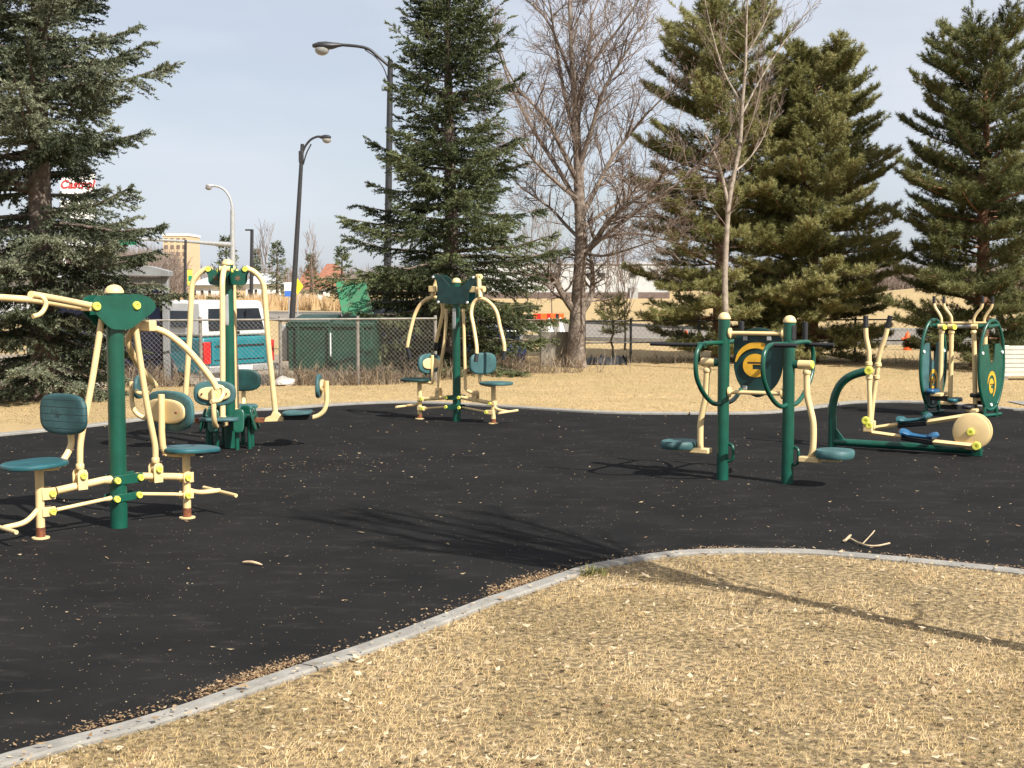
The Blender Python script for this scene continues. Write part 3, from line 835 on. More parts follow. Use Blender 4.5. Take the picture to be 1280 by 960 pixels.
bar(m3, 'backrest_tube', [b3 - nl * .05 + UP * .1, b3 - nl * .05 - UP * .1, b3 - nl * .05 - UP * .22, cL + p3.a * .1 + UP * .445, cL + UP * .44], .02)
b3 = zd(507, 555, .0); nr = (p3.a + p3.n * .35).normalized()
bk = MB().slab(b3, nr, UP, .38, .25, .045, 3.0).build('backrest', M['pad'], m3)
MB().slab(b3 - nr * .03, -nr, UP, .29, .13, .02, 2.6).build('back_plate', M['cream'], bk)
bar(m3, 'backrest_tube', [b3 - nr * .05 + UP * .08, b3 - nr * .05 - UP * .1, b3 - nr * .05 - UP * .22, cR - p3.a * .08 + UP * .445, cR + UP * .44], .02)
MB().slab(p3.at(0, .049, 1.2), p3.n, UP, .045, .24, .006, 8).build('instruction_plate', M['galv'], m3)


# ================================================================== gold swirl emblem
def emblem(parent, c, x, y, nrm, w, h):
    """A crescent sweeping over a disc with a slot in it, like a letter G."""
    x, y, nrm = Vector(x).normalized(), Vector(y).normalized(), Vector(nrm).normalized()
    P = lambda a, b: c + x * a * w / 2 + y * b * h / 2
    out, inn = [], []
    for i in range(41):
        th = R(178 - i * (178 + 68) / 40); k = .05 + .27 * math.sin(math.pi * i / 40) ** .7
        out.append(P(math.cos(th), math.sin(th))); inn.append(P((1 - k) * math.cos(th), (1 - k) * math.sin(th)))
    mb = MB(); e = nrm * .004
    for i in range(40):
        mb.prism([out[i], inn[i], inn[i + 1], out[i + 1]], e)
    mb.build('emblem_crescent', M['gold'], parent)
    g = [P(-.08 + .56 * math.cos(R(a)), -.12 + .56 * math.sin(R(a))) for a in range(18, 321, 8)]
    g += [P(.25, -.30), P(-.20, -.30), P(-.20, -.08), P(.2, -.08), P(.2, .02)]
    MB().prism(g, e).build('emblem_disc', M['gold'], parent)
    MB().prism([P(-.42, -.02), P(.55, -.02), P(.55, .05), P(-.42, .05)], nrm * .006).build('emblem_band', M['black'], parent)


# ================================================================== twin post swing pedals
p4 = Pl(903, 600, -30)
oR = gnd(984, 605)
zg = lambda x, y, t=0.0: p4.p(800 + x / 3.8407, 370 + y / 3.8407, t)
m4 = thing('twin_post_station', 'two short green posts with loop handles, swing pedals and a gold emblem panel', 'exercise machine', p4.o, 'outdoor gym machines')
post(m4, p4.o, .0475, 1.32); post(m4, oR, .0475, 1.30)
MB().slab(oR + V((.62, -.785, 0)) * .0475 + UP * 1.215, V((.62, -.785, 0)), UP, .048, .12, .006, 8).build('post_label', M['black'], m4)
ax4 = (oR - p4.o).normalized()
for y in (180, 463):
    a = zg(432, y - 2); b = oR + UP * a.z
    a = p4.o + UP * a.z
    b2 = MB().cyl(a, b, .017).build('cross_bar', M['cream'], m4)
    MB().lathe(a + ax4 * .043, ax4, [(.043, 0), (.043, .014), (.022, .022)], 20).build('bar_flange', M['cream'], b2)
    MB().lathe(b - ax4 * .043, -ax4, [(.043, 0), (.043, .014), (.022, .022)], 20).build('bar_flange', M['cream'], b2)
# emblem panel hung behind the bars
pn = (ax4.cross(UP)).normalized()
if pn.y > 0: pn = -pn
pts = []
for x, y in [(450, 345), (450, 240), (455, 200), (480, 178), (510, 164), (540, 155), (568, 152), (598, 156), (628, 166), (655, 182), (677, 205), (682, 240), (684, 330), (676, 380), (655, 425), (620, 462), (590, 480), (565, 487), (540, 480), (510, 462), (480, 430), (460, 390)]:
    pts.append(zg(x, y, -.045))
pts = spl(pts + pts[:1], 3)[:-1]
panel = MB().prism(pts, -pn * .022).build('emblem_panel', M['shaded_green'], m4, .004)
ce = zg(562, 322, -.043)
emblem(panel, ce, ax4, UP, pn, .36, .34)
for x, y in ((506, 203), (620, 203), (503, 440)):
    MB().box(zg(x, y, -.036), (.036, .02, .036), ax4, -pn).build('panel_clip', M['galv'], panel, .003)
# loop handles fore and aft on each post
for o_ in (p4.o, oR):
    for sg in (1, -1):
        nn = (p4.n + p4.a * -.08).normalized() * sg
        L = lambda q, z: o_ + nn * q + UP * z
        bar(m4, 'loop_handle', [L(.03, 1.125), L(.22, 1.13), L(.38, 1.125), L(.47, 1.08), L(.50, 1.0), L(.485, .88), L(.40, .77), L(.26, .675), L(.14, .635), L(.03, .64)], .0185, 'green', k=6)
a = p4.o + p4.n * .40 + UP * 1.12
bar(m4, 'side_grip', [a, a - p4.a * .47 - p4.n * .0], .0155, 'black', smooth=False)
MB().cyl(a - p4.a * .0 + p4.n * -.0, a - p4.a * .06, .024).build('grip_collar', M['green'], m4)
a = oR - p4.n * .40 + UP * 1.105
bar(m4, 'side_grip', [a, a + p4.a * .24], .017, 'black', smooth=False)
a = oR + p4.n * .36 + UP * 1.128
bar(m4, 'side_grip', [a, a + p4.a * .18 - p4.n * .0], .017, 'black', smooth=False)
for o_ in (p4.o, oR):
    a = o_ - p4.n * .40 + UP * 1.12
    bar(m4, 'upright_grip', [a, a + UP * .17], .022, 'black', smooth=False)
# swing pedals
for o_, sg, lg in ((p4.o, -1, ((325, 318), (322, 350), (318, 420), (314, 490), (302, 545), (292, 600), (290, 650), (290, 735))),
                   (oR, 1, ((800, 330), (801, 360), (801, 420), (803, 480), (818, 545), (830, 600), (833, 660), (829, 740), (818, 778)))):
    pp = Pl(640 + (o_.x / o_.y) * F, HOR + EYE * F / o_.y, -30); pp.o = Vector((o_.x, o_.y, 0))
    T = 0.0 if sg < 0 else .0
    zz = lambda x, y, t=0.0: pp.p(800 + x / 3.8407, 370 + y / 3.8407, t)
    j = zz(*lg[0])
    MB().cyl(Vector((o_.x, o_.y, j.z)), Vector((o_.x, o_.y, j.z)).lerp(j, .62), .033).build('axle', M['green'], m4)
    MB().cyl(Vector((o_.x, o_.y, j.z)).lerp(j, .55), j + pp.a * sg * .04, .036).build('swing_hub', M['cream'], m4)
    knob(m4, j + pp.a * sg * .04, pp.a * sg + pp.n * .0, .034, .014, 'yellow' if sg > 0 else 'cream')
    lgp = [zz(*q) for q in lg]
    bar(m4, 'swing_leg', lgp, .0255, k=4)
    MB().lathe(zz(*lg[1]) - UP * .03, UP, [(.027, 0), (.033, .008), (.033, .03), (.027, .04)], 16).build('collar', M['cream'], m4)
    e = lgp[-1]
    MB().box(e + pp.a * sg * .0 + UP * -.01, (.17, .10, .045), pp.a, pp.n).build('foot_bracket', M['cream'], m4, .008)
    c = zz(190, 712) if sg < 0 else zz(935, 757)
    MB().slab(c, UP, pp.n, .30, .33, .07, 2.3, dish=.12).build('pedal', M['pad'], m4)
    MB().box((c + e) * .5 - UP * .03, ((c - e).length + .1, .06, .02), Vector((c.x - e.x, c.y - e.y, 0)), None).build('pedal_arm', M['cream'], m4, .003)
    bar(m4, 'bump_stop', [o_ + pp.n * -.03 + pp.a * .03 + UP * .30, o_ + pp.a * .085 + UP * .28, o_ + pp.a * .085 + UP * .18, o_ + pp.a * .03 + UP * .15], .012, 'green')

# ================================================================== elliptical trainer
p5 = Pl(1040, 559, -31)
zk = lambda x, y, t=0.0: p5.p(1010 + x / 4.174, 360 + y / 4.174, t)
zq = lambda x, y, t=0.0: p5.p(1120 + x / 8, 470 + y / 8, t)
m5 = thing('elliptical_trainer', 'elliptical stepping trainer with round cream flywheel discs and two upright handles', 'exercise machine', p5.o, 'outdoor gym machines')
bar(m5, 'upright_frame', [p5.o, zk(127, 720), zk(127, 640), zk(138, 570), zk(165, 510), zk(205, 470), zk(255, 447), zk(330, 430)], .040, 'green', k=6, n=20)
e1 = zk(880, 870); e1.z = .05
bt = zk(140, 800); bt = Vector((p5.o.x, p5.o.y, .055)); en = p5.at((e1 - p5.o).dot(p5.a), 0, .055)
bar(m5, 'base_tube', [bt, en], .036, 'green', smooth=False)
MB().prism([p5.at(.03, -.01, .09), p5.at(.12, -.01, .09), p5.at(.03, -.01, .2)], p5.n * .02).build('gusset', M['green'], m5)
MB().box(en + UP * .03, (.09, .1, .16), p5.a, p5.n).build('foot', M['green'], m5, .006)
# flywheel discs and hub
fc = zk(852, 750, .07)
for t, dz in ((.06, 0), (-.05, .0)):
    c = fc + p5.n * (t - .07)
    MB().lathe(c, p5.n, [(.0, 0), (.158, 0), (.168, .006), (.170, .014), (.168, .022), (.155, .028), (.02, .028)], 48).build('flywheel_disc', M['cream'], m5, ang=30)
MB().cyl(fc - p5.n * .13, fc + p5.n * .02, .035).build('hub', M['cream'], m5)
knob(m5, fc + p5.n * .018, p5.n, .034, .03)
MB().box(Vector((fc.x, fc.y, .5 * (fc.z))) - p5.n * .075, (.10, .05, fc.z), p5.a, p5.n).build('wheel_bracket', M['green'], m5, .005)
kn = zk(880, 824, .13)
knob(m5, kn, p5.n, .04, .03)
# handles
MB().cyl(zk(318, 431, .16), zk(318, 431, -.14), .030).build('cross_axle', M['green'], m5)
knob(m5, zk(318, 431, .165), p5.n, .042, .025)
knob(m5, zk(318, 431, -.15), -p5.n, .042, .025, 'cream')
h = bar(m5, 'handle', [zk(301, 205, .13), zk(304, 260, .13), zk(315, 310, .13), zk(319, 350, .13), zk(319, 480, .13), zk(322, 580, .13), zk(324, 690, .13)], .0225)
bar(h, 'grip', [zk(301, 145, .13), zk(301, 208, .13)], .025, 'black', smooth=False)
h = bar(m5, 'handle', [zk(415, 206, -.11), zk(402, 260, -.11), zk(384, 310, -.11), zk(370, 360, -.11), zk(364, 420, -.11), zk(352, 490, -.11), zk(338, 600, -.11), zk(330, 690, -.11)], .0225)
bar(h, 'grip', [zk(430, 145, -.11), zk(414, 208, -.11)], .025, 'black', smooth=False)
for q in ((318, 395, .13), (319, 465, .13), (366, 400, -.11), (357, 465, -.11)):
    c = zk(*q); MB().lathe(c - UP * .02, UP, [(.026, 0), (.033, .006), (.033, .034), (.026, .04)], 16).build('collar', M['cream'], m5)
knob(m5, zk(302, 692, .16), p5.n, .04, .02); knob(m5, zk(320, 716, .18), p5.n, .032, .02)
MB().box(zk(313, 725, .13), (.09, .05, .10), p5.a, p5.n).build('rod_joint', M['cream'], m5, .01)
MB().box(zk(330, 715, -.09), (.08, .05, .09), p5.a, p5.n).build('rod_joint', M['cream'], m5, .01)
for a, b, c, d, t in (((318, 752), (488, 776), (652, 802), (880, 826), .12), ((345, 730), (470, 712), (618, 700), (850, 664), -.10)):
    MB().tube([zk(*a, t), zk(*b, t)], .021, 4).build('pedal_rod', M['cream'], m5)
    MB().tube([zk(*c, t), zk(*d, t)], .024, 4).build('pedal_rod', M['cream'], m5)
    MB().tube([zk(*b, t) - UP * .015, zk(*c, t) - UP * .015], .02, 8).build('pedal_carrier', M['black'], m5)
    s_, e_ = zk(b[0] + 6, b[1] - 8, t), zk(c[0] + 10, c[1] - 12, t)
    prof = [(-.02, .022), (.0, .04), (.1, .036), (.25, .022), (.5, .018), (.75, .02), (.88, .034), (1.0, .042), (1.04, .024)]
    mb = MB(); q0 = len(mb.v)
    pts = [s_.lerp(e_, k) + UP * (h_ * .7) for k, h_ in prof]
    mb.tube(spl(pts, 3), [x for i, (k, x) in enumerate(prof[:-1]) for x in [prof[i][1] * (1 - j / 3) + prof[i + 1][1] * j / 3 for j in range(3)]] + [prof[-1][1]], 12)
    ax_ = p5.n
    mb.v = [p + ax_ * ((p - s_).dot(ax_)) * 1.6 for p in mb.v]
    mb.build('pedal', M['blue_pad'] if t > 0 else M['teal'], m5)

# ================================================================== double air walker with egg shaped side hoops
p6 = Pl(1200, 520, -33)
zw = lambda x, y, t=0.0: p6.p(1130 + x / 5.647, 370 + y / 5.647, t)
m6 = thing('air_walker', 'double air walker between two green egg shaped hoops with gold emblem panel', 'exercise machine', p6.o, 'outdoor gym machines')
cl = zw(205, 500); cr_ = zw(617, 500)
# measured hoop half-width against height
egg = [(.10, .05), (.155, .14), (.35, .235), (.55, .27), (.75, .265), (.92, .235), (1.06, .17), (1.14, .09), (1.165, 0)]
for c, s in ((cl, -1), (cr_, 1)):
    c0 = Vector((c.x, c.y, 0)); dv = Vector((-.76, -.65, 0)); pn6 = Vector((.65, -.76, 0))
    H_ = lambda q, z, o=0.0: c0 + dv * q + UP * z + p6.a * o
    L_ = [H_(-w_, z) for z, w_ in egg] + [H_(w_, z) for z, w_ in egg[-2::-1]]
    hoop = bar(m6, 'side_hoop', L_ + [L_[0]], .021, 'green', k=6)
    # lower panel with a V notch
    inner = [(z, w_ - .012) for z, w_ in [(.12, .09), (.18, .155), (.35, .232), (.55, .268), (.75, .263), (.82, .25)]]
    q = [H_(-w_, z) for z, w_ in inner] + [H_(-.17, .885), H_(-.07, .885), H_(-.05, .70), H_(-.02, .655), H_(.02, .655), H_(.05, .70), H_(.09, .885), H_(.17, .885)] + [H_(w_, z) for z, w_ in inner[::-1]]
    pnl = MB().prism([p - pn6 * .007 for p in q], pn6 * .014).build('side_panel', M['green'] if s > 0 else M['pad'], m6)
    emblem(pnl, H_(0.0, .40) - pn6 * .008, dv, UP, -pn6, .19, .32)
    emblem(pnl, H_(0.0, .40) + pn6 * .008, -dv, UP, pn6, .19, .32)
    for q_, z in ((-.22, .78), (.22, .78), (0.0, .155)):
        for sg in (-1, 1):
            knob(pnl, H_(q_, z) + pn6 * .008 * sg, pn6 * sg, .02, .012, 'white', 'bolt')
    for q_ in (-.14, .14):
        MB().cyl(H_(q_, 0), H_(q_ * .9, .17), .022).build('leg', M['green'], m6)
    MB().cyl(H_(-.24, .03), H_(.24, .03), .02).build('foot_tube', M['green'], m6)
    MB().cyl(H_(.0, 1.09), H_(.0, 1.09) - p6.a * s * .17, .033).build('axle_stub', M['green'], m6)
    MB().cyl(H_(-.12, 1.11), H_(.12, 1.09), .024).build('hoop_brace', M['green'], m6)
tb = bar(m6, 'top_bar', [zw(262, 190), zw(580, 190)], .016, smooth=False)
MB().cyl(zw(230, 214), zw(545, 214), .022).build('axle', M['galv'], m6)
for x0, t, pts, hd, col_ in ((265, .10, ((265, 235), (262, 400), (258, 600), (254, 690)), ((265, 190), (262, 155), (245, 120), (222, 85), (211, 50)), 'y'),
                            (335, .02, ((335, 240), (333, 450), (328, 640), (324, 750)), ((336, 190), (334, 150), (315, 118), (290, 85), (281, 50)), 'y'),
                            (500, .05, ((492, 240), (497, 400), (501, 640), (503, 800)), ((492, 190), (496, 155), (515, 120), (545, 85), (555, 50)), 'c'),
                            (570, -.12, ((572, 240), (572, 380), (568, 600), (560, 720)), ((565, 190), (570, 155), (590, 120), (615, 85), (624, 52)), 'c')):
    g = [zw(*q, t) for q in pts]
    lgo = bar(m6, 'walking_leg', g, .028, k=4)
    MB().cyl(zw(x0 - 24, 214, t), zw(x0 + 18, 214, t), .03).build('leg_hub', M['cream'], m6)
    if col_ == 'y': knob(m6, zw(x0 + 18, 220, t + .02), p6.a * .8 + p6.n * .6, .034, .02)
    MB().lathe(g[0] - UP * .05, UP, [(.028, 0), (.037, .01), (.037, .035), (.028, .045)], 16).build('collar', M['cream'], m6)
    hh = bar(m6, 'handle', [zw(*q, t) for q in hd], .017, k=4)
    ht = zw(hd[-1][0], hd[-1][1], t)
    bar(hh, 'grip', [ht - UP * .004, ht + UP * .085 + p6.a * (.0)], .019, 'black', smooth=False)
    e = g[-1]
    sg = -1 if x0 in (265,) else 1
    MB().box(e + p6.n * .04 - UP * .0, (.13, .30, .04), p6.a, p6.n).build('foot_plate', M['cream'], m6, .008)
    MB().slab(e + p6.n * .08 + UP * .04 + p6.a * (-.06 if x0 < 300 else .08 if x0 < 400 else -.05), UP, p6.n, .15, .34, .045, 2.6).build('pedal', M['blue_pad'] if x0 < 300 else M['teal'] if x0 < 400 else M['black'], m6)
    MB().box(e - UP * .05 + p6.n * .04, (.2, .06, .06), p6.a, p6.n).build('pedal_bracket', M['black'], m6, .005)
# ------------------------------------------------------------------ trees
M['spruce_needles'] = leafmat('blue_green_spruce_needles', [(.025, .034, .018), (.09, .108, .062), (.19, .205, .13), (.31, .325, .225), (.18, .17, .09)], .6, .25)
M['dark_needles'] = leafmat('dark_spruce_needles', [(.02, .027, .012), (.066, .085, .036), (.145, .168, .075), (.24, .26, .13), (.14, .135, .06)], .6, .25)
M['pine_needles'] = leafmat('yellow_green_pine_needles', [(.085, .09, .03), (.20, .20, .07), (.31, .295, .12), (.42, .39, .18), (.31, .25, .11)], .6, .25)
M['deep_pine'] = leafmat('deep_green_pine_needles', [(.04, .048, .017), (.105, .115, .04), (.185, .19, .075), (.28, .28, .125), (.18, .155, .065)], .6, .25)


def norm(a):
    return a / np.maximum(np.linalg.norm(a, axis=-1, keepdims=True), 1e-9)


def prof(table, z):
    zs, ls = zip(*table)
    return float(np.interp(z, zs, ls))


def conifer(name, label, base, H_, table, kind, seed, leaf, bark, rt, group=None, zmin=.3, dz=.17, nb=6, nl_=1.0, M_=24, K_=4, N_=7, lean=0.0, cat='tree', gaps=0.0, dead=0, hole=None):
    g = np.random.default_rng(seed); rnd = random.Random(seed)
    t = thing(name, label, cat, base, group)
    b = Vector(base)
    mb = MB()
    tr = [b + UP * (H_ * i / 10) + Vector((lean * i / 10 + rnd.uniform(-.03, .03) * (0 < i < 10), rnd.uniform(-.03, .03), 0)) for i in range(11)]
    tr[0] = tr[0] - UP * .05
    trs = spl(tr, 2)
    mb.tube(trs, [rt * (1.25 if i == 0 else 1.0) * (1 - .93 * i / (len(trs) - 1)) + .006 for i in range(len(trs))], 10)
    Vs, Rn = [], []
    z = zmin
    while z < H_ - .12:
        f = z / H_
        cz = b + (tr[min(10, int(f * 10))].lerp(tr[min(10, int(f * 10) + 1)], f * 10 - int(f * 10)) - b)
        cz.z = b.z + z
        n_b = max(3, int(round(nb * (1 - .35 * f))))
        a0 = rnd.uniform(0, 6.28)
        for i in range(n_b):
            if rnd.random() < gaps: continue
            big = rnd.random() < .3
            az_ = a0 + 2 * math.pi * i / n_b
            if hole and hole[0] < z < hole[1] and math.sin(az_) < .6 and math.cos(az_) > -.35 and rnd.random() < .85: continue
            az = a0 + 2 * math.pi * i / n_b + rnd.uniform(-.35, .35)
            L = max(.10, prof(table, z) * ((rnd.uniform(.95, 1.12) if big else rnd.uniform(.55, .95)) if kind == 'spruce' else rnd.uniform(.68, 1.03)))
            d = Vector((math.cos(az), math.sin(az), 0))
            if kind == 'spruce':
                e0 = -.02 + .6 * f ** 1.6 + rnd.uniform(-.14, .14); droop, upt = .50 * (1 - f), .34
            else:
                e0 = .0 + .42 * f ** 1.4 + rnd.uniform(-.18, .2); droop, upt = .24 * (1 - f), .22
            zz = cz.z + rnd.uniform(-.06, .06) * (dz / .17)
            S_ = np.linspace(0, 1, 7)
            h_ = L * (e0 * S_ - droop * S_ ** 2 + upt * S_ ** 3)
            sw = rnd.uniform(-.12, .12)
            pts = np.stack([cz.x + d.x * L * S_ - d.y * L * sw * S_ ** 2, cz.y + d.y * L * S_ + d.x * L * sw * S_ ** 2, zz + h_], 1)
            mb.tube([Vector(p) for p in pts[::2]], [max(.004, rt * .17 * (L / 1.5) * (1 - .8 * k)) for k in (0, .33, .67, 1)], 4, cap=False)
            if dead and z < dead and rnd.random() < .75:
                continue
            nM = max(5, int(M_ * min(1.3, L / 1.3)))
            s0 = .10 if kind == 'spruce' else .20
            s = np.sort(g.uniform(s0, 1.0, nM)); s[-1] = 1.0
            idx = s * 6; i0 = np.minimum(idx.astype(int), 5); fr_ = (idx - i0)[:, None]
            pos = pts[i0] * (1 - fr_) + pts[i0 + 1] * fr_
            T = norm(pts[i0 + 1] - pts[i0])
            sd = norm(np.cross(T, np.array([0, 0, 1.0])))
            sg = np.where(np.arange(nM) % 2 == 0, 1.0, -1.0)[:, None]
            al = g.uniform(.45, 1.15, nM)[:, None] * np.where(s > .96, .15, 1.0)[:, None]
            upv = np.array([0, 0, 1.0])
            if kind == 'spruce':
                dr = norm(T * np.cos(al) + sd * sg * np.sin(al) + upv * g.uniform(-.5, .1, nM)[:, None])
                ln = (L * (.36 * (1 - s)) + .14) * g.uniform(.7, 1.25, nM)
                ln = np.minimum(ln, .55)
            else:
                dr = norm(T * np.cos(al) + sd * sg * np.sin(al) + upv * g.uniform(-.1, .55, nM)[:, None])
                ln = (L * (.34 * (1 - s)) + .16) * g.uniform(.6, 1.2, nM)
                ln = np.minimum(ln, .45)
            q = (np.arange(K_) + g.uniform(.3, 1.0, (nM, K_))) / K_
            p2 = pos[:, None, :] + dr[:, None, :] * (ln[:, None] * q)[..., None]
            p2[..., 2] -= (.10 if kind == 'spruce' else -.06) * ln[:, None] * q ** 2
            d2 = norm(dr[:, None, :] + g.normal(0, .24 if kind == 'spruce' else .36, (nM, K_, 3)))
            if kind != 'spruce':
                d2[..., 2] += .25; d2 = norm(d2)
            sl_ = (.075 if kind == 'spruce' else .07) * nl_
            nlen = (.040 if kind == 'spruce' else .082) * nl_
            nw = (.0175 if kind == 'spruce' else .0115) * nl_
            u = g.uniform(0, 1, (nM, K_, N_))
            bs = p2[:, :, None, :] + d2[:, :, None, :] * (u * sl_)[..., None]
            rv = norm(g.normal(0, 1, (nM, K_, N_, 3)))
            nd = norm(d2[:, :, None, :] * (.75 if kind == 'spruce' else .7) + rv * .72)
            wv = norm(np.cross(nd, g.normal(0, 1, (nM, K_, N_, 3)))) * nw
            tip = bs + nd * (nlen * g.uniform(.7, 1.25, (nM, K_, N_)))[..., None]
            tri = np.stack([bs - wv * .5, bs + wv * .5, tip], -2).reshape(-1, 3)
            Vs.append(tri)
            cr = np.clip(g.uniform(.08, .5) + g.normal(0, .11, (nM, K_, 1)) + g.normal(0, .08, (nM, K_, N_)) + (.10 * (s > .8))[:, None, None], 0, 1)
            Rn.append(cr.ravel())
        z += dz * (1.15 - .5 * f) * rnd.uniform(.75, 1.25)
    mb.build('trunk', bark, t)
    Vv = np.concatenate(Vs)
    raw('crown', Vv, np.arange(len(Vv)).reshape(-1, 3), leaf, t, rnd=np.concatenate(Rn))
    return t


def P0(u, v):
    return gnd(u, v)


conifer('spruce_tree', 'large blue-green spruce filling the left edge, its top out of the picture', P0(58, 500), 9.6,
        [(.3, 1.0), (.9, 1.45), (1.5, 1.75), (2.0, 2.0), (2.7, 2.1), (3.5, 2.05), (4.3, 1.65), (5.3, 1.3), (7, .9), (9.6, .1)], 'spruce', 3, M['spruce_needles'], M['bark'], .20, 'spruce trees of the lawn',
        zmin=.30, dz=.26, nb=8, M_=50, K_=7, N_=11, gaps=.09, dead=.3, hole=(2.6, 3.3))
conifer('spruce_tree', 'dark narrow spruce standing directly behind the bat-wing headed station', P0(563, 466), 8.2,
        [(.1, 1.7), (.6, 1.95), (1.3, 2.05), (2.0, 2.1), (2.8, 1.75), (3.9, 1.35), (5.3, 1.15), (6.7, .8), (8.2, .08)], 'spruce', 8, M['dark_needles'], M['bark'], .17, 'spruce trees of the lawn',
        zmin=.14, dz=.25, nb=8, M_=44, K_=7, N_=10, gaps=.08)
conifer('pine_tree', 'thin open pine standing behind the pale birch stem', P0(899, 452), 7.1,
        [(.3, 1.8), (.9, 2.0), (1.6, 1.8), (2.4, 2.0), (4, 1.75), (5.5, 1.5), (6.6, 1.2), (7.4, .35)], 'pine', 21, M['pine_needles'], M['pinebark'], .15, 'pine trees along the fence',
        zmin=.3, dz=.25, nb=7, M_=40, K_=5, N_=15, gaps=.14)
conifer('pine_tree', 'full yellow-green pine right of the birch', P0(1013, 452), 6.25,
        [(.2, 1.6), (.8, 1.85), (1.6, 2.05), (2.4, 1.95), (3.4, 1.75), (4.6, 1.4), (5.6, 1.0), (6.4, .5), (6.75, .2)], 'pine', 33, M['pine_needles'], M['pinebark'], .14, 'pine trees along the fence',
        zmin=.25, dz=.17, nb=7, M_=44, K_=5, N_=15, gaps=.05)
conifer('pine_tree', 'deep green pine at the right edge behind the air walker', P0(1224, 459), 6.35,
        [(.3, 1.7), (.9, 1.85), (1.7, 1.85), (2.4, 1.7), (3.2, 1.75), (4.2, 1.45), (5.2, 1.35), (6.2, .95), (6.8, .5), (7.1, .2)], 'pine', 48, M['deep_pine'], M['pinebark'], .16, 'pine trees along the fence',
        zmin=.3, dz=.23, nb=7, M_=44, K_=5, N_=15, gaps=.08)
yp = at(765, 452, 28.6); yp.z = 0
conifer('young_pine', 'small young pine on a thin stem just behind the black fence', yp, 1.38, [(.5, .12), (.62, .30), (.9, .27), (1.38, .05)], 'pine', 5, M['pine_needles'], M['greybark'], .022,
        None, zmin=.55, dz=.13, nb=6, M_=14, K_=3, N_=9, nl_=1.0)


class Twigs:
    """A bare crown gathered into one mesh: recursive tapered shoots."""
    def __init__(s, seed):
        s.mb = MB(); s.r = random.Random(seed); s.thick = MB(); s.n = 0

    def shoot(s, p, d, L, r, lv, up=.25, spread=.7, kids=(6, 5, 4), wob=.16, thr=.02, rmin=.0035):
        n = 5 if lv == 0 else 4 if lv < 3 else 3
        pts, rs = [Vector(p)], [r]
        d = Vector(d).normalized()
        for i in range(n):
            d = (d + Vector((s.r.gauss(0, wob), s.r.gauss(0, wob), s.r.gauss(0, wob) + up * .22))).normalized()
            pts.append(pts[-1] + d * (L / n)); rs.append(max(rmin, r * (1 - .78 * (i + 1) / n)))
        (s.thick if r > thr else s.mb).tube(spl(pts, 2) if r > thr else pts, rs if r <= thr else [x for i in range(n) for x in (rs[i], (rs[i] + rs[i + 1]) / 2)] + [rs[-1]], 7 if r > thr else 3, cap=False)
        s.n += 1
        if lv >= len(kids): return
        for k in range(kids[lv]):
            f = s.r.uniform(.22, .98); j = min(n - 1, int(f * n)); q = pts[j].lerp(pts[j + 1], f * n - j)
            dd = (pts[j + 1] - pts[j]).normalized()
            pr = dd.orthogonal().normalized(); pr.rotate(Matrix.Rotation(s.r.uniform(0, 6.283), 3, dd))
            a = s.r.uniform(.45, 1.0) * spread
            nd = dd * math.cos(a) + pr * math.sin(a) + UP * up * .3
            s.shoot(q, nd, L * s.r.uniform(.38, .62) * (1.1 - .35 * f), max(rmin, min(r * .55, rs[j] * .75)), lv + 1, up, spread, kids, wob, thr, rmin)


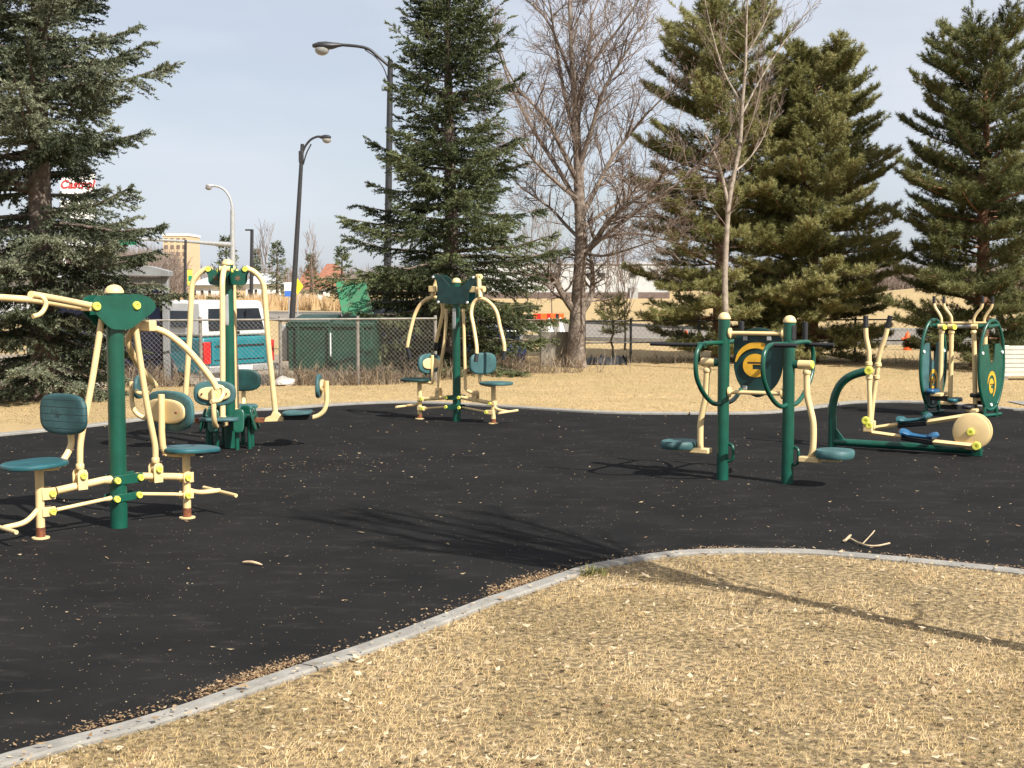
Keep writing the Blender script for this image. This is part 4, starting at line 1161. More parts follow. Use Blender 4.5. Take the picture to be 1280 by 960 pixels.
# the big bare tree: low limbs and a vase of upright shoots
bt_ = P0(721, 459); tB = thing('bare_tree', 'broad bare leafless tree with forked grey trunk between the spruce and the pines', 'tree', bt_)
YB = bt_.y
X = lambda u, v, dy=0.0: at(u, v, YB + dy)
tw = Twigs(4)
main = [bt_ - UP * .05, X(720, 430), X(722, 395), X(724, 350), X(726, 300), X(724, 240), X(722, 190), X(718, 120), X(714, 60), X(712, 0), X(710, -60)]
rr = [.205, .17, .155, .125, .11, .105, .085, .06, .045, .03, .015]
ms = spl(main, 3); tw.thick.tube(ms, [np.interp(i / 3, range(11), rr) for i in range(len(ms))], 14)
limbs = [([X(720, 392), X(706, 372, -.1), X(694, 352, -.2), X(684, 346, -.3), X(672, 346, -.4)], .085, .9),
         ([X(724, 395), X(738, 372, .1), X(741, 345, .2), X(738, 318, .3)], .08, .8),
         ([X(728, 322), X(745, 300, -.1), X(758, 280, -.3), X(776, 262, -.5), X(800, 246, -.8)], .068, 1.3),
         ([X(726, 300), X(708, 282, .2), X(690, 262, .4), X(674, 250, .6), X(654, 236, .8)], .04, 1.0),
         ([X(727, 270), X(748, 230, .3), X(770, 190, .6), X(806, 145, .8)], .06, 1.3),
         ([X(724, 230), X(704, 190, -.2), X(684, 150, -.4), X(648, 112, -.6)], .055, 1.3),
         ([X(723, 210), X(740, 160, -.3), X(756, 110, -.5), X(786, 60, -.7)], .05, 1.4),
         ([X(721, 180), X(706, 120, .3), X(696, 60, .5), X(688, 10, .6)], .045, 1.4),
         ([X(728, 315), X(752, 320, -.5), X(784, 312, -1.0), X(820, 300, -1.5)], .03, .9),
         ([X(727, 285), X(760, 262, .6), X(800, 236, 1.1), X(838, 214, 1.5)], .045, 1.2),
         ([X(722, 200), X(724, 140, .5), X(735, 80, .9), X(740, 20, 1.2)], .045, 1.4),
         ([X(724, 250), X(700, 232, -.6), X(672, 205, -1.1), X(650, 180, -1.4)], .04, 1.2),
         ([X(730, 318), X(762, 290, -.3), X(800, 262, -.6), X(838, 236, -.9), X(872, 208, -1.1)], .042, 1.1),
         ([X(745, 300, -.1), X(780, 292, .3), X(820, 296, .6), X(862, 312, .8)], .03, 1.0),
         ([X(724, 260), X(700, 215, .3), X(668, 165, .6), X(640, 110, .9), X(622, 60, 1.0)], .05, 1.2),
         ([X(720, 130), X(740, 80, -.3), X(778, 30, -.5), X(812, -20, -.7)], .035, 1.3),
         ([X(718, 110), X(700, 60, .3), X(680, 20, .4), X(640, -15, .6)], .035, 1.2)]
for pts, r, L in limbs:
    ps = spl(pts, 3); m_ = len(ps)
    tw.thick.tube(ps, [r * (1 - .6 * i / (m_ - 1)) for i in range(m_)], 8)
    low = pts[0].z < 2.3
    for k in range(19):
        f = tw.r.uniform(.18, 1.0); j = min(m_ - 2, int(f * (m_ - 1))); q = ps[j].lerp(ps[j + 1], f * (m_ - 1) - j)
        dd = (ps[j + 1] - ps[j]).normalized()
        pr = dd.orthogonal().normalized(); pr.rotate(Matrix.Rotation(tw.r.uniform(0, 6.283), 3, dd))
        tw.shoot(q, dd * .7 + pr * .95 + UP * (.1 if low else .3), L * tw.r.uniform(.45, .95), r * .3, 1, .05 if low else .26, 1.0, (5, 6, 5), .17, rmin=.0031)
    tw.shoot(ps[-1], ps[-1] - ps[-2], L * .9, r * .4, 0, .3, .8, (7, 5, 4), .15, rmin=.0030)
for k in range(26):
    f = tw.r.uniform(.45, 1.0); q = ms[int(f * (len(ms) - 1))]
    a = tw.r.uniform(0, 6.28)
    tw.shoot(q, Vector((math.cos(a), math.sin(a), 1.1)), tw.r.uniform(.6, 1.3), .014, 1, .45, .75, (6, 6, 4), .15, rmin=.0030)
tw.thick.build('trunk', M['greybark'], tB)
tw.mb.build('crown', M['twig'], tB)
print('bare tree shoots', tw.n)

# the slim pale birch
bb = P0(906, 463); tC = thing('birch_tree', 'slim pale birch stem with bare twigs rising in front of the pines', 'tree', bb)
YC = bb.y; X = lambda u, v, dy=0.0: at(u, v, YC + dy)
tw = Twigs(9)
stem = [bb - UP * .05, X(907, 400), X(906, 350), X(908, 300), X(911, 255), X(918, 215), X(925, 180), X(928, 130), X(932, 80), X(933, 30), X(936, -30), X(938, -80)]
rr = [.075, .06, .056, .05, .046, .042, .038, .032, .026, .02, .012, .006]
ms = spl(stem, 3); tw.thick.tube(ms, [np.interp(i / 3, range(12), rr) for i in range(len(ms))], 10)
st2 = spl([X(911, 258), X(906, 235), X(900, 210), X(890, 185), X(880, 165)], 3); tw.thick.tube(st2, [.036 * (1 - .7 * i / (len(st2) - 1)) for i in range(len(st2))], 8)
for pts in ([X(929, 140), X(950, 100, .3), X(975, 60, .5), X(1000, 25, .6), X(1025, 0, .7)], [X(926, 185), X(940, 150, -.3), X(950, 110, -.5), X(955, 70, -.6)], [X(932, 70), X(955, 30), X(975, -20)],
            [X(918, 215), X(935, 200, .4), X(955, 170, .6), X(965, 135, .7)], [X(928, 130), X(905, 90, .3), X(890, 40, .5), X(880, -5, .6)]):
    ps = spl(pts, 3); tw.thick.tube(ps, [.02 * (1 - .7 * i / (len(ps) - 1)) for i in range(len(ps))], 6)
    for k in range(7):
        j = tw.r.randrange(2, len(ps) - 1); dd = (ps[j + 1] - ps[j]).normalized()
        tw.shoot(ps[j], dd + Vector((tw.r.uniform(-.6, .6), tw.r.uniform(-.6, .6), tw.r.uniform(-.1, .5))), tw.r.uniform(.4, .8), .008, 1, .3, .7, (5, 4, 3), .14, rmin=.0030)
for k in range(34):
    j = tw.r.randrange(10, len(ms) - 1); a = tw.r.uniform(0, 6.28)
    tw.shoot(ms[j], Vector((math.cos(a), math.sin(a), .9)), tw.r.uniform(.4, .9), .009, 1, .35, .7, (5, 4, 3), .15, rmin=.0030)
for k in range(8):
    a = tw.r.uniform(0, 6.28); tw.shoot(st2[tw.r.randrange(3, len(st2))], Vector((math.cos(a), math.sin(a), .8)), .5, .008, 1, .3, .7, (4, 4), .15)
tw.thick.build('trunk', M['birch'], tC); tw.mb.build('crown', M['twig'], tC)

# bare tree beside the viewer on the right: out of the frame, its shadow falls across lawn and paving
bs = Vector((3.12, 4.92, 0)); tD = thing('bare_tree', 'slim leafless tree beside the viewer whose shadow crosses the foreground lawn', 'tree', bs)
tw = Twigs(17)
stem = [bs - UP * .05, bs + Vector((.02, .02, .9)), bs + Vector((-.06, .07, 1.6)), bs + Vector((.05, .0, 2.3)), bs + Vector((-.02, .05, 2.9)), bs + Vector((.02, .0, 3.3))]
ms = spl(stem, 3); tw.thick.tube(ms, [.072 - .024 * i / (len(ms) - 1) for i in range(len(ms))], 10)
for k in range(11):
    a = k * 2.4; rad = .22 + .42 * ((k * 37) % 11) / 11
    z0 = 2.7 + .06 * k
    q = bs + UP * z0
    e = bs + Vector((math.cos(a) * rad * 1.2, math.sin(a) * rad * 1.2, 4.8 + 1.0 * ((k * 5) % 7) / 7))
    ps = spl([q, q.lerp(e, .35) + Vector((math.cos(a), math.sin(a), 0)) * .12, q.lerp(e, .7) + Vector((math.cos(a), math.sin(a), 0)) * .08, e], 3)
    tw.thick.tube(ps, [.030 * (1 - .65 * i / (len(ps) - 1)) for i in range(len(ps))], 7)
    for j_ in range(15):
        j = tw.r.randrange(2, len(ps) - 1); dd = (ps[j + 1] - ps[j]).normalized()
        tw.shoot(ps[j], dd + Vector((tw.r.uniform(-.4, .4), tw.r.uniform(-.4, .4), .3)), tw.r.uniform(.4, .9), .011, 1, .5, .5, (4, 3), .1, rmin=.0035)
for k in range(14):
    a = tw.r.uniform(0, 6.28); tw.shoot(bs + UP * tw.r.uniform(2.5, 3.4), Vector((math.cos(a), math.sin(a), 1.3)), tw.r.uniform(.8, 1.5), .015, 1, .5, .55, (5, 4), .12, rmin=.0035)
for z0, ln, az in ((1.35, .55, 2.2), (1.75, .8, .3), (2.05, .7, 3.6), (2.3, .8, 1.4), (2.45, .7, 5.0)):
    tw.shoot(bs + UP * z0, Vector((math.cos(az), math.sin(az), .7)), ln, .014, 1, .3, .6, (4, 3), .12)
tw.thick.build('trunk', M['greybark'], tD); tw.mb.build('crown', M['twig'], tD)

# far conifers beyond the road
for u, v, Y, hz, wd, sd, lb in ((347, 377, 105, 301, 17, 1, 'tallest dark spruce beyond the road, left of the leaning black lamp'), (389, 376, 120, 318, 11, 2, 'small far spruce in front of the red-brown roof'),
                                (428, 382, 80, 312, 22, 3, 'pale green far spruce just above the open dumpster lid'), (284, 380, 85, 298, 22, 4, 'dark far spruce behind the top of the leg press post'),
                                (322, 376, 140, 313, 7, 5, 'thin distant spruce right of the rectangular black lamp')):
    b = gnd(u, v); b = at(u, v, Y); b.z = 0
    zt = at(u, hz, Y).z; rw = wd / F * Y
    conifer('spruce_tree', lb, b, zt, [(.3, rw * .9), (zt * .2, rw), (zt * .5, rw * .7), (zt * .8, rw * .35), (zt, .05)], 'spruce', 60 + sd, M['dark_needles'], M['bark'], .14, 'spruces beyond the road',
            zmin=.9, dz=.42, nb=6, nl_=3.4, M_=9, K_=3, N_=5)
# ------------------------------------------------------------------ background: fences, vehicles, lamps, signs, buildings
M['teal_car'] = mat('teal_car_paint', (.012, .16, .19), .3, .12, 3, dirt=((.10, .15, .14), .62, 4))
M['white_car'] = mat('white_car_paint', (.55, .55, .52), .4, .08, 3, dirt=((.36, .34, .29), .62, 5))
M['dark_car'] = mat('dark_blue_car_paint', (.012, .018, .03), .22, .2, 2)
M['grey_car'] = mat('silver_car_paint', (.45, .46, .47), .3, .08, 2)
M['fencerail'] = mat('dull_fence_steel', (.22, .20, .17), .6, .2, 12)
M['fencewire'] = mat('dull_fence_wire', (.20, .18, .155), .6, .2, 12)
M['hall'] = mat('pale_grey_cladding', (.42, .43, .42), .8, .06, 2)
M['fadedwhite'] = mat('faded_white_paint', (.50, .47, .41), .6, .1, 6, dirt=((.33, .29, .23), .62, 8))
M['glass'] = mat('dark_tinted_glass', (.02, .024, .03), .06, .2, 2)
M['red'] = mat('red_lens', (.55, .02, .02), .25, .1, 10)
M['orange'] = mat('orange_plastic', (.85, .12, .015), .5, .08, 8)
M['dump'] = mat('green_dumpster_paint', (.005, .038, .022), .5, .3, 4, dirt=((.03, .03, .02), .6, 3))  # green darkened to carry the partial shade of the spruce
M['lid'] = mat('faded_green_lid', (.03, .16, .075), .6, .2, 5, dirt=((.10, .05, .03), .52, 2.2))
M['navy'] = mat('navy_panel', (.008, .010, .025), .4, .2, 4)
M['shelter'] = mat('grey_shelter_metal', (.22, .225, .225), .5, .12, 5)
M['roofred'] = mat('brown_red_roof', (.24, .10, .06), .9, .2, 3)
M['wallwhite'] = mat('white_wall', (.66, .66, .64), .8, .06, 2)
M['tan'] = mat('tan_brick', (.50, .38, .24), .9, .1, 4)
M['brownband'] = mat('brown_brick_band', (.13, .095, .08), .9, .15, 2)
M['greyroof'] = mat('grey_roof', (.40, .41, .43), .8, .1, 2)
M['board'] = mat('weathered_grey_board', (.15, .135, .11), .95, c2=(.26, .235, .19), scale=5, bump=.3, bscale=30, dirt=((.09, .075, .055), .58, 6))
M['yellowsign'] = mat('yellow_sign', (.80, .60, .03), .5, .05, 5)
M['banner'] = mat('yellow_green_banner', (.60, .55, .08), .7, .1, 5)
M['bluesign'] = mat('blue_sign', (.05, .14, .45), .5, .1, 5)
M['bluebin'] = mat('blue_bin_plastic', (.01, .03, .12), .5, .2, 6)
M['tarp'] = mat('black_silt_cloth', (.012, .012, .013), .7, .3, 8, bump=.4, bscale=14)
M['redtext'] = mat('red_lettering', (.70, .03, .03), .5, .05, 10)
M['greensign'] = mat('green_sign', (.01, .22, .11), .5, .1, 10)
M['rock'] = mat('pale_rock', (.42, .39, .35), .95, .25, 6, bump=.5, bscale=20)
M['lamplens'] = mat('lamp_lens', (.24, .235, .22), .12, .1, 8)
M['brush'] = leafmat('dry_brush', [(.10, .072, .05), (.20, .15, .10), (.32, .25, .165), (.16, .11, .075)], .9, .1)
M['reeds'] = leafmat('tall_dry_grass', [(.36, .24, .12), (.52, .36, .19), (.62, .45, .25), (.30, .19, .10)], .9, .2)
M['thicket'] = leafmat('bare_thicket', [(.14, .105, .085), (.21, .165, .135), (.27, .215, .18), (.17, .12, .10)], .9, .1)


def chain_fence(label, a, b, z0, z1, posts, m, mesh_m, name='chain_link_fence', pr=.028, mesh=True, pitch=.072, wr=.0022, rail=True, bottom=False):
    a, b = Vector((a.x, a.y, 0)), Vector((b.x, b.y, 0))
    t = thing(name, label, 'fence', a)
    d = (b - a); L = d.length; d.normalize(); s = Vector((-d.y, d.x, 0))
    if mesh:
        mb = MB(); h = z1 - z0; n = int(L / pitch)
        for sg in (1, -1):
            for i in range(-int(h / pitch) - 1, n + int(h / pitch) + 1):
                x0 = i * pitch; x1 = x0 + sg * h * .95
                lo, hi = 0.0, 1.0
                for q0, q1 in ((x0, x1),):
                    dx = q1 - q0
                    ta, tb = (0 - q0) / dx, (L - q0) / dx
                    lo, hi = max(0, min(ta, tb)), min(1, max(ta, tb))
                if hi - lo < .02: continue
                p = a + d * (x0 + (x1 - x0) * lo) + UP * (z0 + h * lo) + s * .004 * sg; q = a + d * (x0 + (x1 - x0) * hi) + UP * (z0 + h * hi) + s * .004 * sg
                mb.tube([p, q], wr, 3, cap=False)
        mb.build('wire_mesh', mesh_m, t)
    if rail: MB().cyl(a + UP * z1 - d * .02, b + UP * z1 + d * .02, .016, n=10).build('top_rail', m, t)
    if bottom: MB().cyl(a + UP * (z0 + .4), b + UP * (z0 + .4), .014, n=8).build('middle_rail', m, t)
    for f in posts:
        p = a + d * L * f + s * .045
        MB().cyl(p + UP * (z0 - .3), p + UP * (z1 + .05), pr, n=10).build('post', m, t)
    return t


YF = 20.6
fa, fb = at(-70, 480, YF), at(545, 475, YF + 2.0)
chain_fence('galvanised chain link fence running behind the left machines to the spruce', fa, fb, .03, 1.03, (0, .16, .33, .5, .665, .83, 1), M['fencerail'], M['fencewire'])
ga, gb = at(640, 460, 26.6), at(729, 460, 26.8)
t = thing('gate_panel', 'weathered grey board panel between spruce and bare tree', 'panel', at(698, 465, 26.4))
c = at(698, 438, 26.4)
MB().box(c, (.68, .05, .72), (1, .02, 0)).build('board', M['board'], t, .006)
for u in (676, 721): MB().cyl(at(u, 465, 26.45), at(u, 414, 26.45), .03).build('post', M['galv'], t)
chain_fence('low black chain link fence with thin posts behind the bare tree and pines', at(731, 455, 27.3), at(1300, 455, 29.0), .02, .86, (0, .0965, .24, .41, .58, .76, .9), M['blackmetal'], M['blackmetal'], pr=.026, pitch=.1, wr=.0016, bottom=True)
# crumpled black cloth along the fence
mb = MB(); n_ = 26
r_ = random.Random(3)
for i in range(n_):
    x = -.0 + i / (n_ - 1)
    p = at(733, 455, 27.0).lerp(at(783, 455, 27.1), x); p.z = 0
    for j, (dy, zz_) in enumerate(((-.22, .0), (-.14, .10), (-.02, .17), (.10, .10), (.16, .0))):
        mb.v.append(p + V((0, dy + r_.uniform(-.03, .03), max(.0, zz_ + r_.uniform(-.05, .05)))))
for i in range(n_ - 1):
    for j in range(4):
        a = i * 5 + j; mb.f.append((a, a + 5, a + 6, a + 1))
tag(mb.build('silt_cloth', M['tarp']), 'crumpled black cloth lying at the foot of the black fence', 'cloth')

# ---- white slatted panel at the right edge
c = at(1292, 470, 22.6); c.z = 0
t = thing('slatted_fence', 'low white fence panel of horizontal boards at the right edge of the lawn', 'fence', c)
for i in range(7):
    MB().box(c + V((.1, .0, .10 + i * .074)), (1.25, .025, .066), (1, .05, 0)).build('board', M['fadedwhite'], t, .004)
for dx in (-.45, .1, .65): MB().box(c + V((dx, .04, .29)), (.07, .05, .58), (1, .05, 0)).build('post', M['white'], t, .004)

# ---- grey roadside shelter with navy panels
sx0, sx1, sy, sz = at(72, 470, 22.2).x, at(213, 470, 22.2).x, 22.0, -.30
t = thing('bus_shelter', 'grey framed shelter with navy panels half hidden by the left spruce', 'shelter', V(((sx0 + sx1) / 2, sy, sz)))
hz = 1.74
for x in (sx0, (sx0 + sx1) / 2 - .1, sx1):
    for y in (sy, sy + .45):
        MB().box(V((x - (.13 if y > sy else 0), y, (hz + sz) / 2)), (.10, .10, hz - sz)).build('post', M['shelter'], t, .006)
MB().prism([V((sx0 - .12, sy - .15, hz)), V((sx1 + .10, sy - .15, hz - .02)), V((sx1 + .10, sy - .15, hz + .07)), V((sx1 - .2, sy - .15, hz + .15)), V((sx0 - .12, sy - .15, hz + .16))], V((-.12, .75, 0))).build('roof', M['shelter'], t, .01)
for x0, x1 in ((sx0 + .06, (sx0 + sx1) / 2 - .16), ((sx0 + sx1) / 2 - .04, sx1 - .06)):
    MB().box(V(((x0 + x1) / 2, sy + .02, .72)), (x1 - x0, .03, 1.7)).build('panel', M['navy'], t)
MB().box(V(((sx0 + sx1) / 2, sy, .0 - .18)), (sx1 - sx0, .09, .10)).build('base_rail', M['shelter'], t, .006)
MB().box(V(((sx0 + sx1) / 2, sy, hz - .08)), (sx1 - sx0, .085, .10)).build('head_rail', M['shelter'], t, .006)


# ---- pickup with canopy
def local(o, hd):
    f = Vector((math.cos(R(hd)), math.sin(R(hd)), 0)); l = Vector((-f.y, f.x, 0))
    return lambda x, y, z: Vector(o) + f * x + l * y + UP * z, f, l


def wheel(t, c, ax, r=.36, w_=.22):
    wv = MB().lathe(c - ax * w_ / 2, ax, [(r * .62, 0), (r * .93, .0), (r, .04), (r, w_ - .04), (r * .93, w_), (r * .62, w_)], 24).build('wheel', M['black'], t)
    MB().lathe(c - ax * (w_ / 2 - .015), ax, [(r * .6, 0), (r * .6, w_ - .03)], 18).build('rim', M['galv'], wv)


def rbox(x0, x1, y0, y1, z0, z1, q, tx0=0, tx1=0, ty=0):
    """A tapered box: top shrunk by tx0, tx1 along the length and ty on each side."""
    b = [q(x0, y0, z0), q(x1, y0, z0), q(x1, y1, z0), q(x0, y1, z0)]
    t_ = [q(x0 + tx0, y0 + ty, z1), q(x1 - tx1, y0 + ty, z1), q(x1 - tx1, y1 - ty, z1), q(x0 + tx0, y1 - ty, z1)]
    mb = MB(); mb.v = b + t_; mb.f = [(3, 2, 1, 0), (4, 5, 6, 7), (0, 1, 5, 4), (1, 2, 6, 5), (2, 3, 7, 6), (3, 0, 4, 7)]
    return mb


tc_ = at(299, 455, 25.2); tc_.z = -.45
q, f_, l_ = local(tc_, 142)
t = thing('pickup_truck', 'teal pickup truck with white canopy parked behind the fence, tail lamps towards the lawn', 'pickup truck', tc_)
W2 = .86
rbox(.0, 5.1, -W2, W2, .42, 1.08, q, .03, .12, .03).build('body', M['teal_car'], t, .04)
rbox(3.9, 5.0, -W2 + .05, W2 - .05, 1.08, 1.14, q, .0, .25, .1).build('hood', M['teal_car'], t, .03)
rbox(2.15, 3.9, -W2 + .02, W2 - .02, 1.08, 1.70, q, .12, .55, .14).build('cab', M['teal_car'], t, .05)
cp_ = rbox(.03, 2.12, -W2 + .03, W2 - .03, 1.095, 1.74, q, .16, .02, .10).build('canopy', M['white_car'], t, .05)
for sg in (-1, 1):
    y0, y1 = sg * (W2 - .035), sg * (W2 - .105)
    mb = MB(); g = [q(.42, y0 - sg * .008 + sg * .012, 1.26), q(1.95, y0 - sg * .008 + sg * .012, 1.26), q(1.95, y1 + sg * .046, 1.56), q(.42, y1 + sg * .046, 1.56)]
    mb.prism(g, l_ * sg * .012).build('canopy_window', M['glass'], cp_, .004)
    mb = MB(); g = [q(2.45, sg * (W2 - .03), 1.14), q(3.55, sg * (W2 - .03), 1.14), q(3.3, sg * (W2 - .13), 1.58), q(2.5, sg * (W2 - .13), 1.58)]
    mb.prism(g, l_ * sg * .02).build('window', M['glass'], t)
g = [q(.052, -.66, 1.2), q(.052, .66, 1.2), q(.135, .60, 1.6), q(.135, -.60, 1.6)]
MB().prism(g, -f_ * .016).build('canopy_window', M['glass'], cp_, .004)
tg = MB().box(q(-.008, 0, .80), (.03, 1.30, .46), f_, l_).build('tailgate', M['teal_car'], t, .012)
MB().box(q(-.03, 0, .92), (.02, 1.16, .03), f_, l_).build('handle', M['black'], tg)
MB().box(q(-.02, 0, .66), (.015, 1.2, .02), f_, l_).build('crease_shade', M['dark_car'], tg)  # dark strip paints the shade line of a fold in the tailgate
for sg in (-1, 1):
    MB().box(q(.0, sg * .765, .80), (.07, .15, .40), f_, l_).build('tail_lamp', M['red'], t, .01)
MB().box(q(-.10, 0, .50), (.14, 1.66, .13), f_, l_).build('bumper', M['galv'], t, .02)
for x in (1.05, 4.2):
    for sg in (-1, 1): wheel(t, q(x, sg * (W2 - .08), .36), l_ * sg)
for y in (-.22, .22): MB().box(q(.075, y, 1.40), (.03, .02, .36), f_ + UP * .2, l_).build('window_bar', M['black'], cp_)
MB().box(q(.045, 0, 1.155), (.03, .12, .05), f_, l_).build('handle', M['black'], cp_, .006)
MB().box(q(-.178, 0, .50), (.012, .32, .10), f_, l_).build('number_plate', M['white'], t)
MB().tube([q(.45, -W2 + .0, .99), q(2.1, -W2 + .0, .99)], .014, 6).build('side_trim', M['black'], t)
MB().tube([q(.45, W2 - .0, .99), q(2.1, W2 - .0, .99)], .014, 6).build('side_trim', M['black'], t)


def sedan(label, loc, hd, paint, name='parked_car'):
    q, f_, l_ = local(loc, hd)
    t = thing(name, label, 'car', loc)
    rbox(0, 4.4, -.85, .85, .28, .86, q, .06, .1, .06).build('body', M[paint], t, .08)
    rbox(.6, 3.4, -.78, .78, .86, 1.40, q, .5, .75, .14).build('cabin', M['glass'], t, .06)
    rbox(1.08, 2.66, -.65, .65, 1.385, 1.43, q, .05, .05, .04).build('roof', M[paint], t, .02)
    for a_, b_, c_, d_ in ((.62, 1.09, .87, 1.40), (3.38, 2.66, .87, 1.40), (2.0, 1.95, .87, 1.40)):
        for sg in (-1, 1):
            MB().tube([q(a_, sg * .775, c_), q(b_, sg * .645, d_)], .035, 8).build('pillar', M[paint], t)
    for sg in (-1, 1):
        MB().box(q(.02, sg * .66, .70), (.10, .28, .14), f_, l_).build('tail_lamp', M['red'], t, .02)
        MB().box(q(4.33, sg * .62, .64), (.12, .3, .14), f_, l_).build('headlight', M['lamplens'], t, .02)
        for x in (.85, 3.55): wheel(t, q(x, sg * .76, .31), l_ * sg, .31, .2)
    MB().box(q(-.02, 0, .42), (.1, 1.6, .18), f_, l_).build('bumper', M[paint], t, .03)
    return t


p = at(399, 420, 29.5); p.z = -.18
sedan('dark blue car parked behind the dumpster and the middle spruce', p, 2, 'dark_car')

# ---- dumpster with its lid thrown open
dz = -.12
p = at(413, 460, 22.9); p.z = dz
q, f_, l_ = local(p, -4)       # f_ along the front, l_ to the back
t = thing('dumpster', 'dark green metal dumpster behind the fence with one faded lid thrown open', 'dumpster', p)
mb = MB()
sec = [(0, .26), (0, .80), (.0, 1.06), (1.05, 1.16), (1.05, .26)]
mb.prism([q(-.72, y, z) for y, z in sec], f_ * 1.44).build('bin_body', M['dump'], t, .015)
MB().box(q(0, -.015, 1.03), (1.50, .05, .07), f_, l_).build('rim', M['dump'], t, .008)
for x in (-.55, 0.0, .55): MB().box(q(x, -.03, .64), (.06, .05, .70), f_, l_).build('rib', M['dump'], t, .006)
MB().box(q(.02, -.06, .70), (.02, .012, .40), f_, l_).build('pale_strip', M['white'], t)
MB().box(q(-.84, .35, .72), (.16, .42, .62), f_, l_).build('fork_sleeve', M['galv'], t, .02)
MB().box(q(-.36, .5, 1.125), (.70, 1.1, .03), f_, l_ + UP * .095).build('closed_lid', M['dump'], t, .006)
lid = [q(.04, .9, 1.15), q(.60, .9, 1.15), q(.40, 1.2, 1.76), q(-.14, 1.2, 1.76)]
MB().prism(lid, V((0, -.03, .012))).build('open_lid', M['lid'], t, .006)
for x in (-.6, .6):
    for y in (.15, .9): MB().lathe(q(x - .04, y, .11), f_, [(.05, 0), (.11, .01), (.11, .07), (.05, .08)], 14).build('caster', M['black'], t)
    MB().box(q(x, .52, .235), (.1, .9, .05), f_, l_).build('skid', M['black'], t)

p = at(640, 462, 25.9); p.z = 0
t = thing('recycling_bin', 'dark blue bin at the foot of the middle spruce', 'bin', p)
q, f_, l_ = local(p, 20)
rbox(-.19, .19, -.2, .2, .02, .44, q, -.03, -.03, -.03).build('bin_body', M['bluebin'], t, .02)
rbox(-.23, .23, -.24, .24, .44, .48, q, .03, .03, .03).build('lid', M['bluebin'], t, .012)
for sg in (-1, 1): MB().lathe(q(-.2, sg * .18, .05), l_, [(.05, 0), (.05, .03)], 12).build('wheel', M['black'], t)

# ---- barricade, hydrant, cone
p = at(686, 420, 44); p.z = 0
t = thing('barricade', 'orange striped barricade on white legs beside the road', 'barricade', p)
x0, x1 = at(667, 400, 44).x, at(705, 400, 44).x
bd = MB().box(V(((x0 + x1) / 2, 44, .52)), (x1 - x0, .04, .26)).build('board', M['orange'], t)
for k in (.18, .5, .78): MB().box(V((x0 + (x1 - x0) * k, 43.97, .52)), (.10, .012, .24)).build('stripe', M['black'] if k > .6 else M['red'], bd)
for x in (x0 + .5, x1 - .12):
    for dy in (-.28, .28):
        MB().tube([V((x - .1 * (dy > 0), 44 + dy, 0)), V((x, 44, .5))], .04, 6).build('leg', M['white'], t)
    MB().tube([V((x + .12, 43.8, 0)), V((x, 43.96, .42))], .04, 6).build('leg', M['white'], t)
p = at(1134, 437, 33.0); p.z = 0
t = thing('fire_hydrant', 'orange fire hydrant beyond the black fence beside the right pine', 'fire hydrant', p)
MB().lathe(p, UP, [(.10, 0), (.10, .04), (.065, .05), (.06, .22), (.085, .24), (.085, .30), (.07, .32), (.05, .40), (.02, .42), (.02, .45)], 16).build('barrel', M['orange'], t)
MB().cyl(p + V((-.14, 0, .27)), p + V((.14, 0, .27)), .04).build('nozzle', M['orange'], t)
MB().cyl(p + V((0, -.13, .25)), p + V((0, 0, .25)), .05).build('nozzle', M['black'], t)
p = at(857, 437, 33.5); p.z = 0
t = thing('traffic_cone', 'small orange marker cone glimpsed through the thin pine', 'traffic cone', p)
MB().box(p + UP * .02, (.3, .3, .04)).build('base', M['orange'], t, .01)
MB().lathe(p + UP * .04, UP, [(.11, 0), (.09, .12), (.045, .38), (.03, .42)], 16).build('cone', M['orange'], t)


# ---- street lamps
def lamp_pole(t, b, top, r0, r1, m): MB().tube([b, b.lerp(top, .5), top], [r0, (r0 + r1) / 2, r1], 14).build('pole', M[m], t)


def cobra(t, c, d, m, L=.85):
    """Cobra-head luminaire: c is the joint with the arm, d points away along the head."""
    d = Vector(d).normalized(); s = UP.cross(d).normalized(); mb = MB()
    secs = [(0, .05, .05, 0), (.12, .07, .07, .0), (.3, .13, .10, -.02), (.55, .20, .13, -.02), (.8, .18, .11, -.01), (1, .06, .05, 0)]
    n = 14; b0 = len(mb.v)
    for k, w_, h_, dz_ in secs:
        for i in range(n):
            a = 2 * math.pi * i / n; mb.v.append(c + d * L * k + s * w_ * math.cos(a) + UP * (h_ * math.sin(a) * (1 if math.sin(a) > 0 else .8) + dz_))
    for j in range(len(secs) - 1):
        for i in range(n): mb.f.append((b0 + j * n + i, b0 + j * n + (i + 1) % n, b0 + (j + 1) * n + (i + 1) % n, b0 + (j + 1) * n + i))
    mb.f.append(tuple(range(b0 + n - 1, b0 - 1, -1))); mb.f.append(tuple(range(b0 + (len(secs) - 1) * n, b0 + len(secs) * n)))
    h = mb.build('lamp_head', M[m], t)
    MB().lathe(c + d * L * .68 - UP * .07, -UP, [(.19, 0), (.20, .05), (.17, .13), (.10, .18), (.02, .20)], 18).build('lens', M['lamplens'], h)


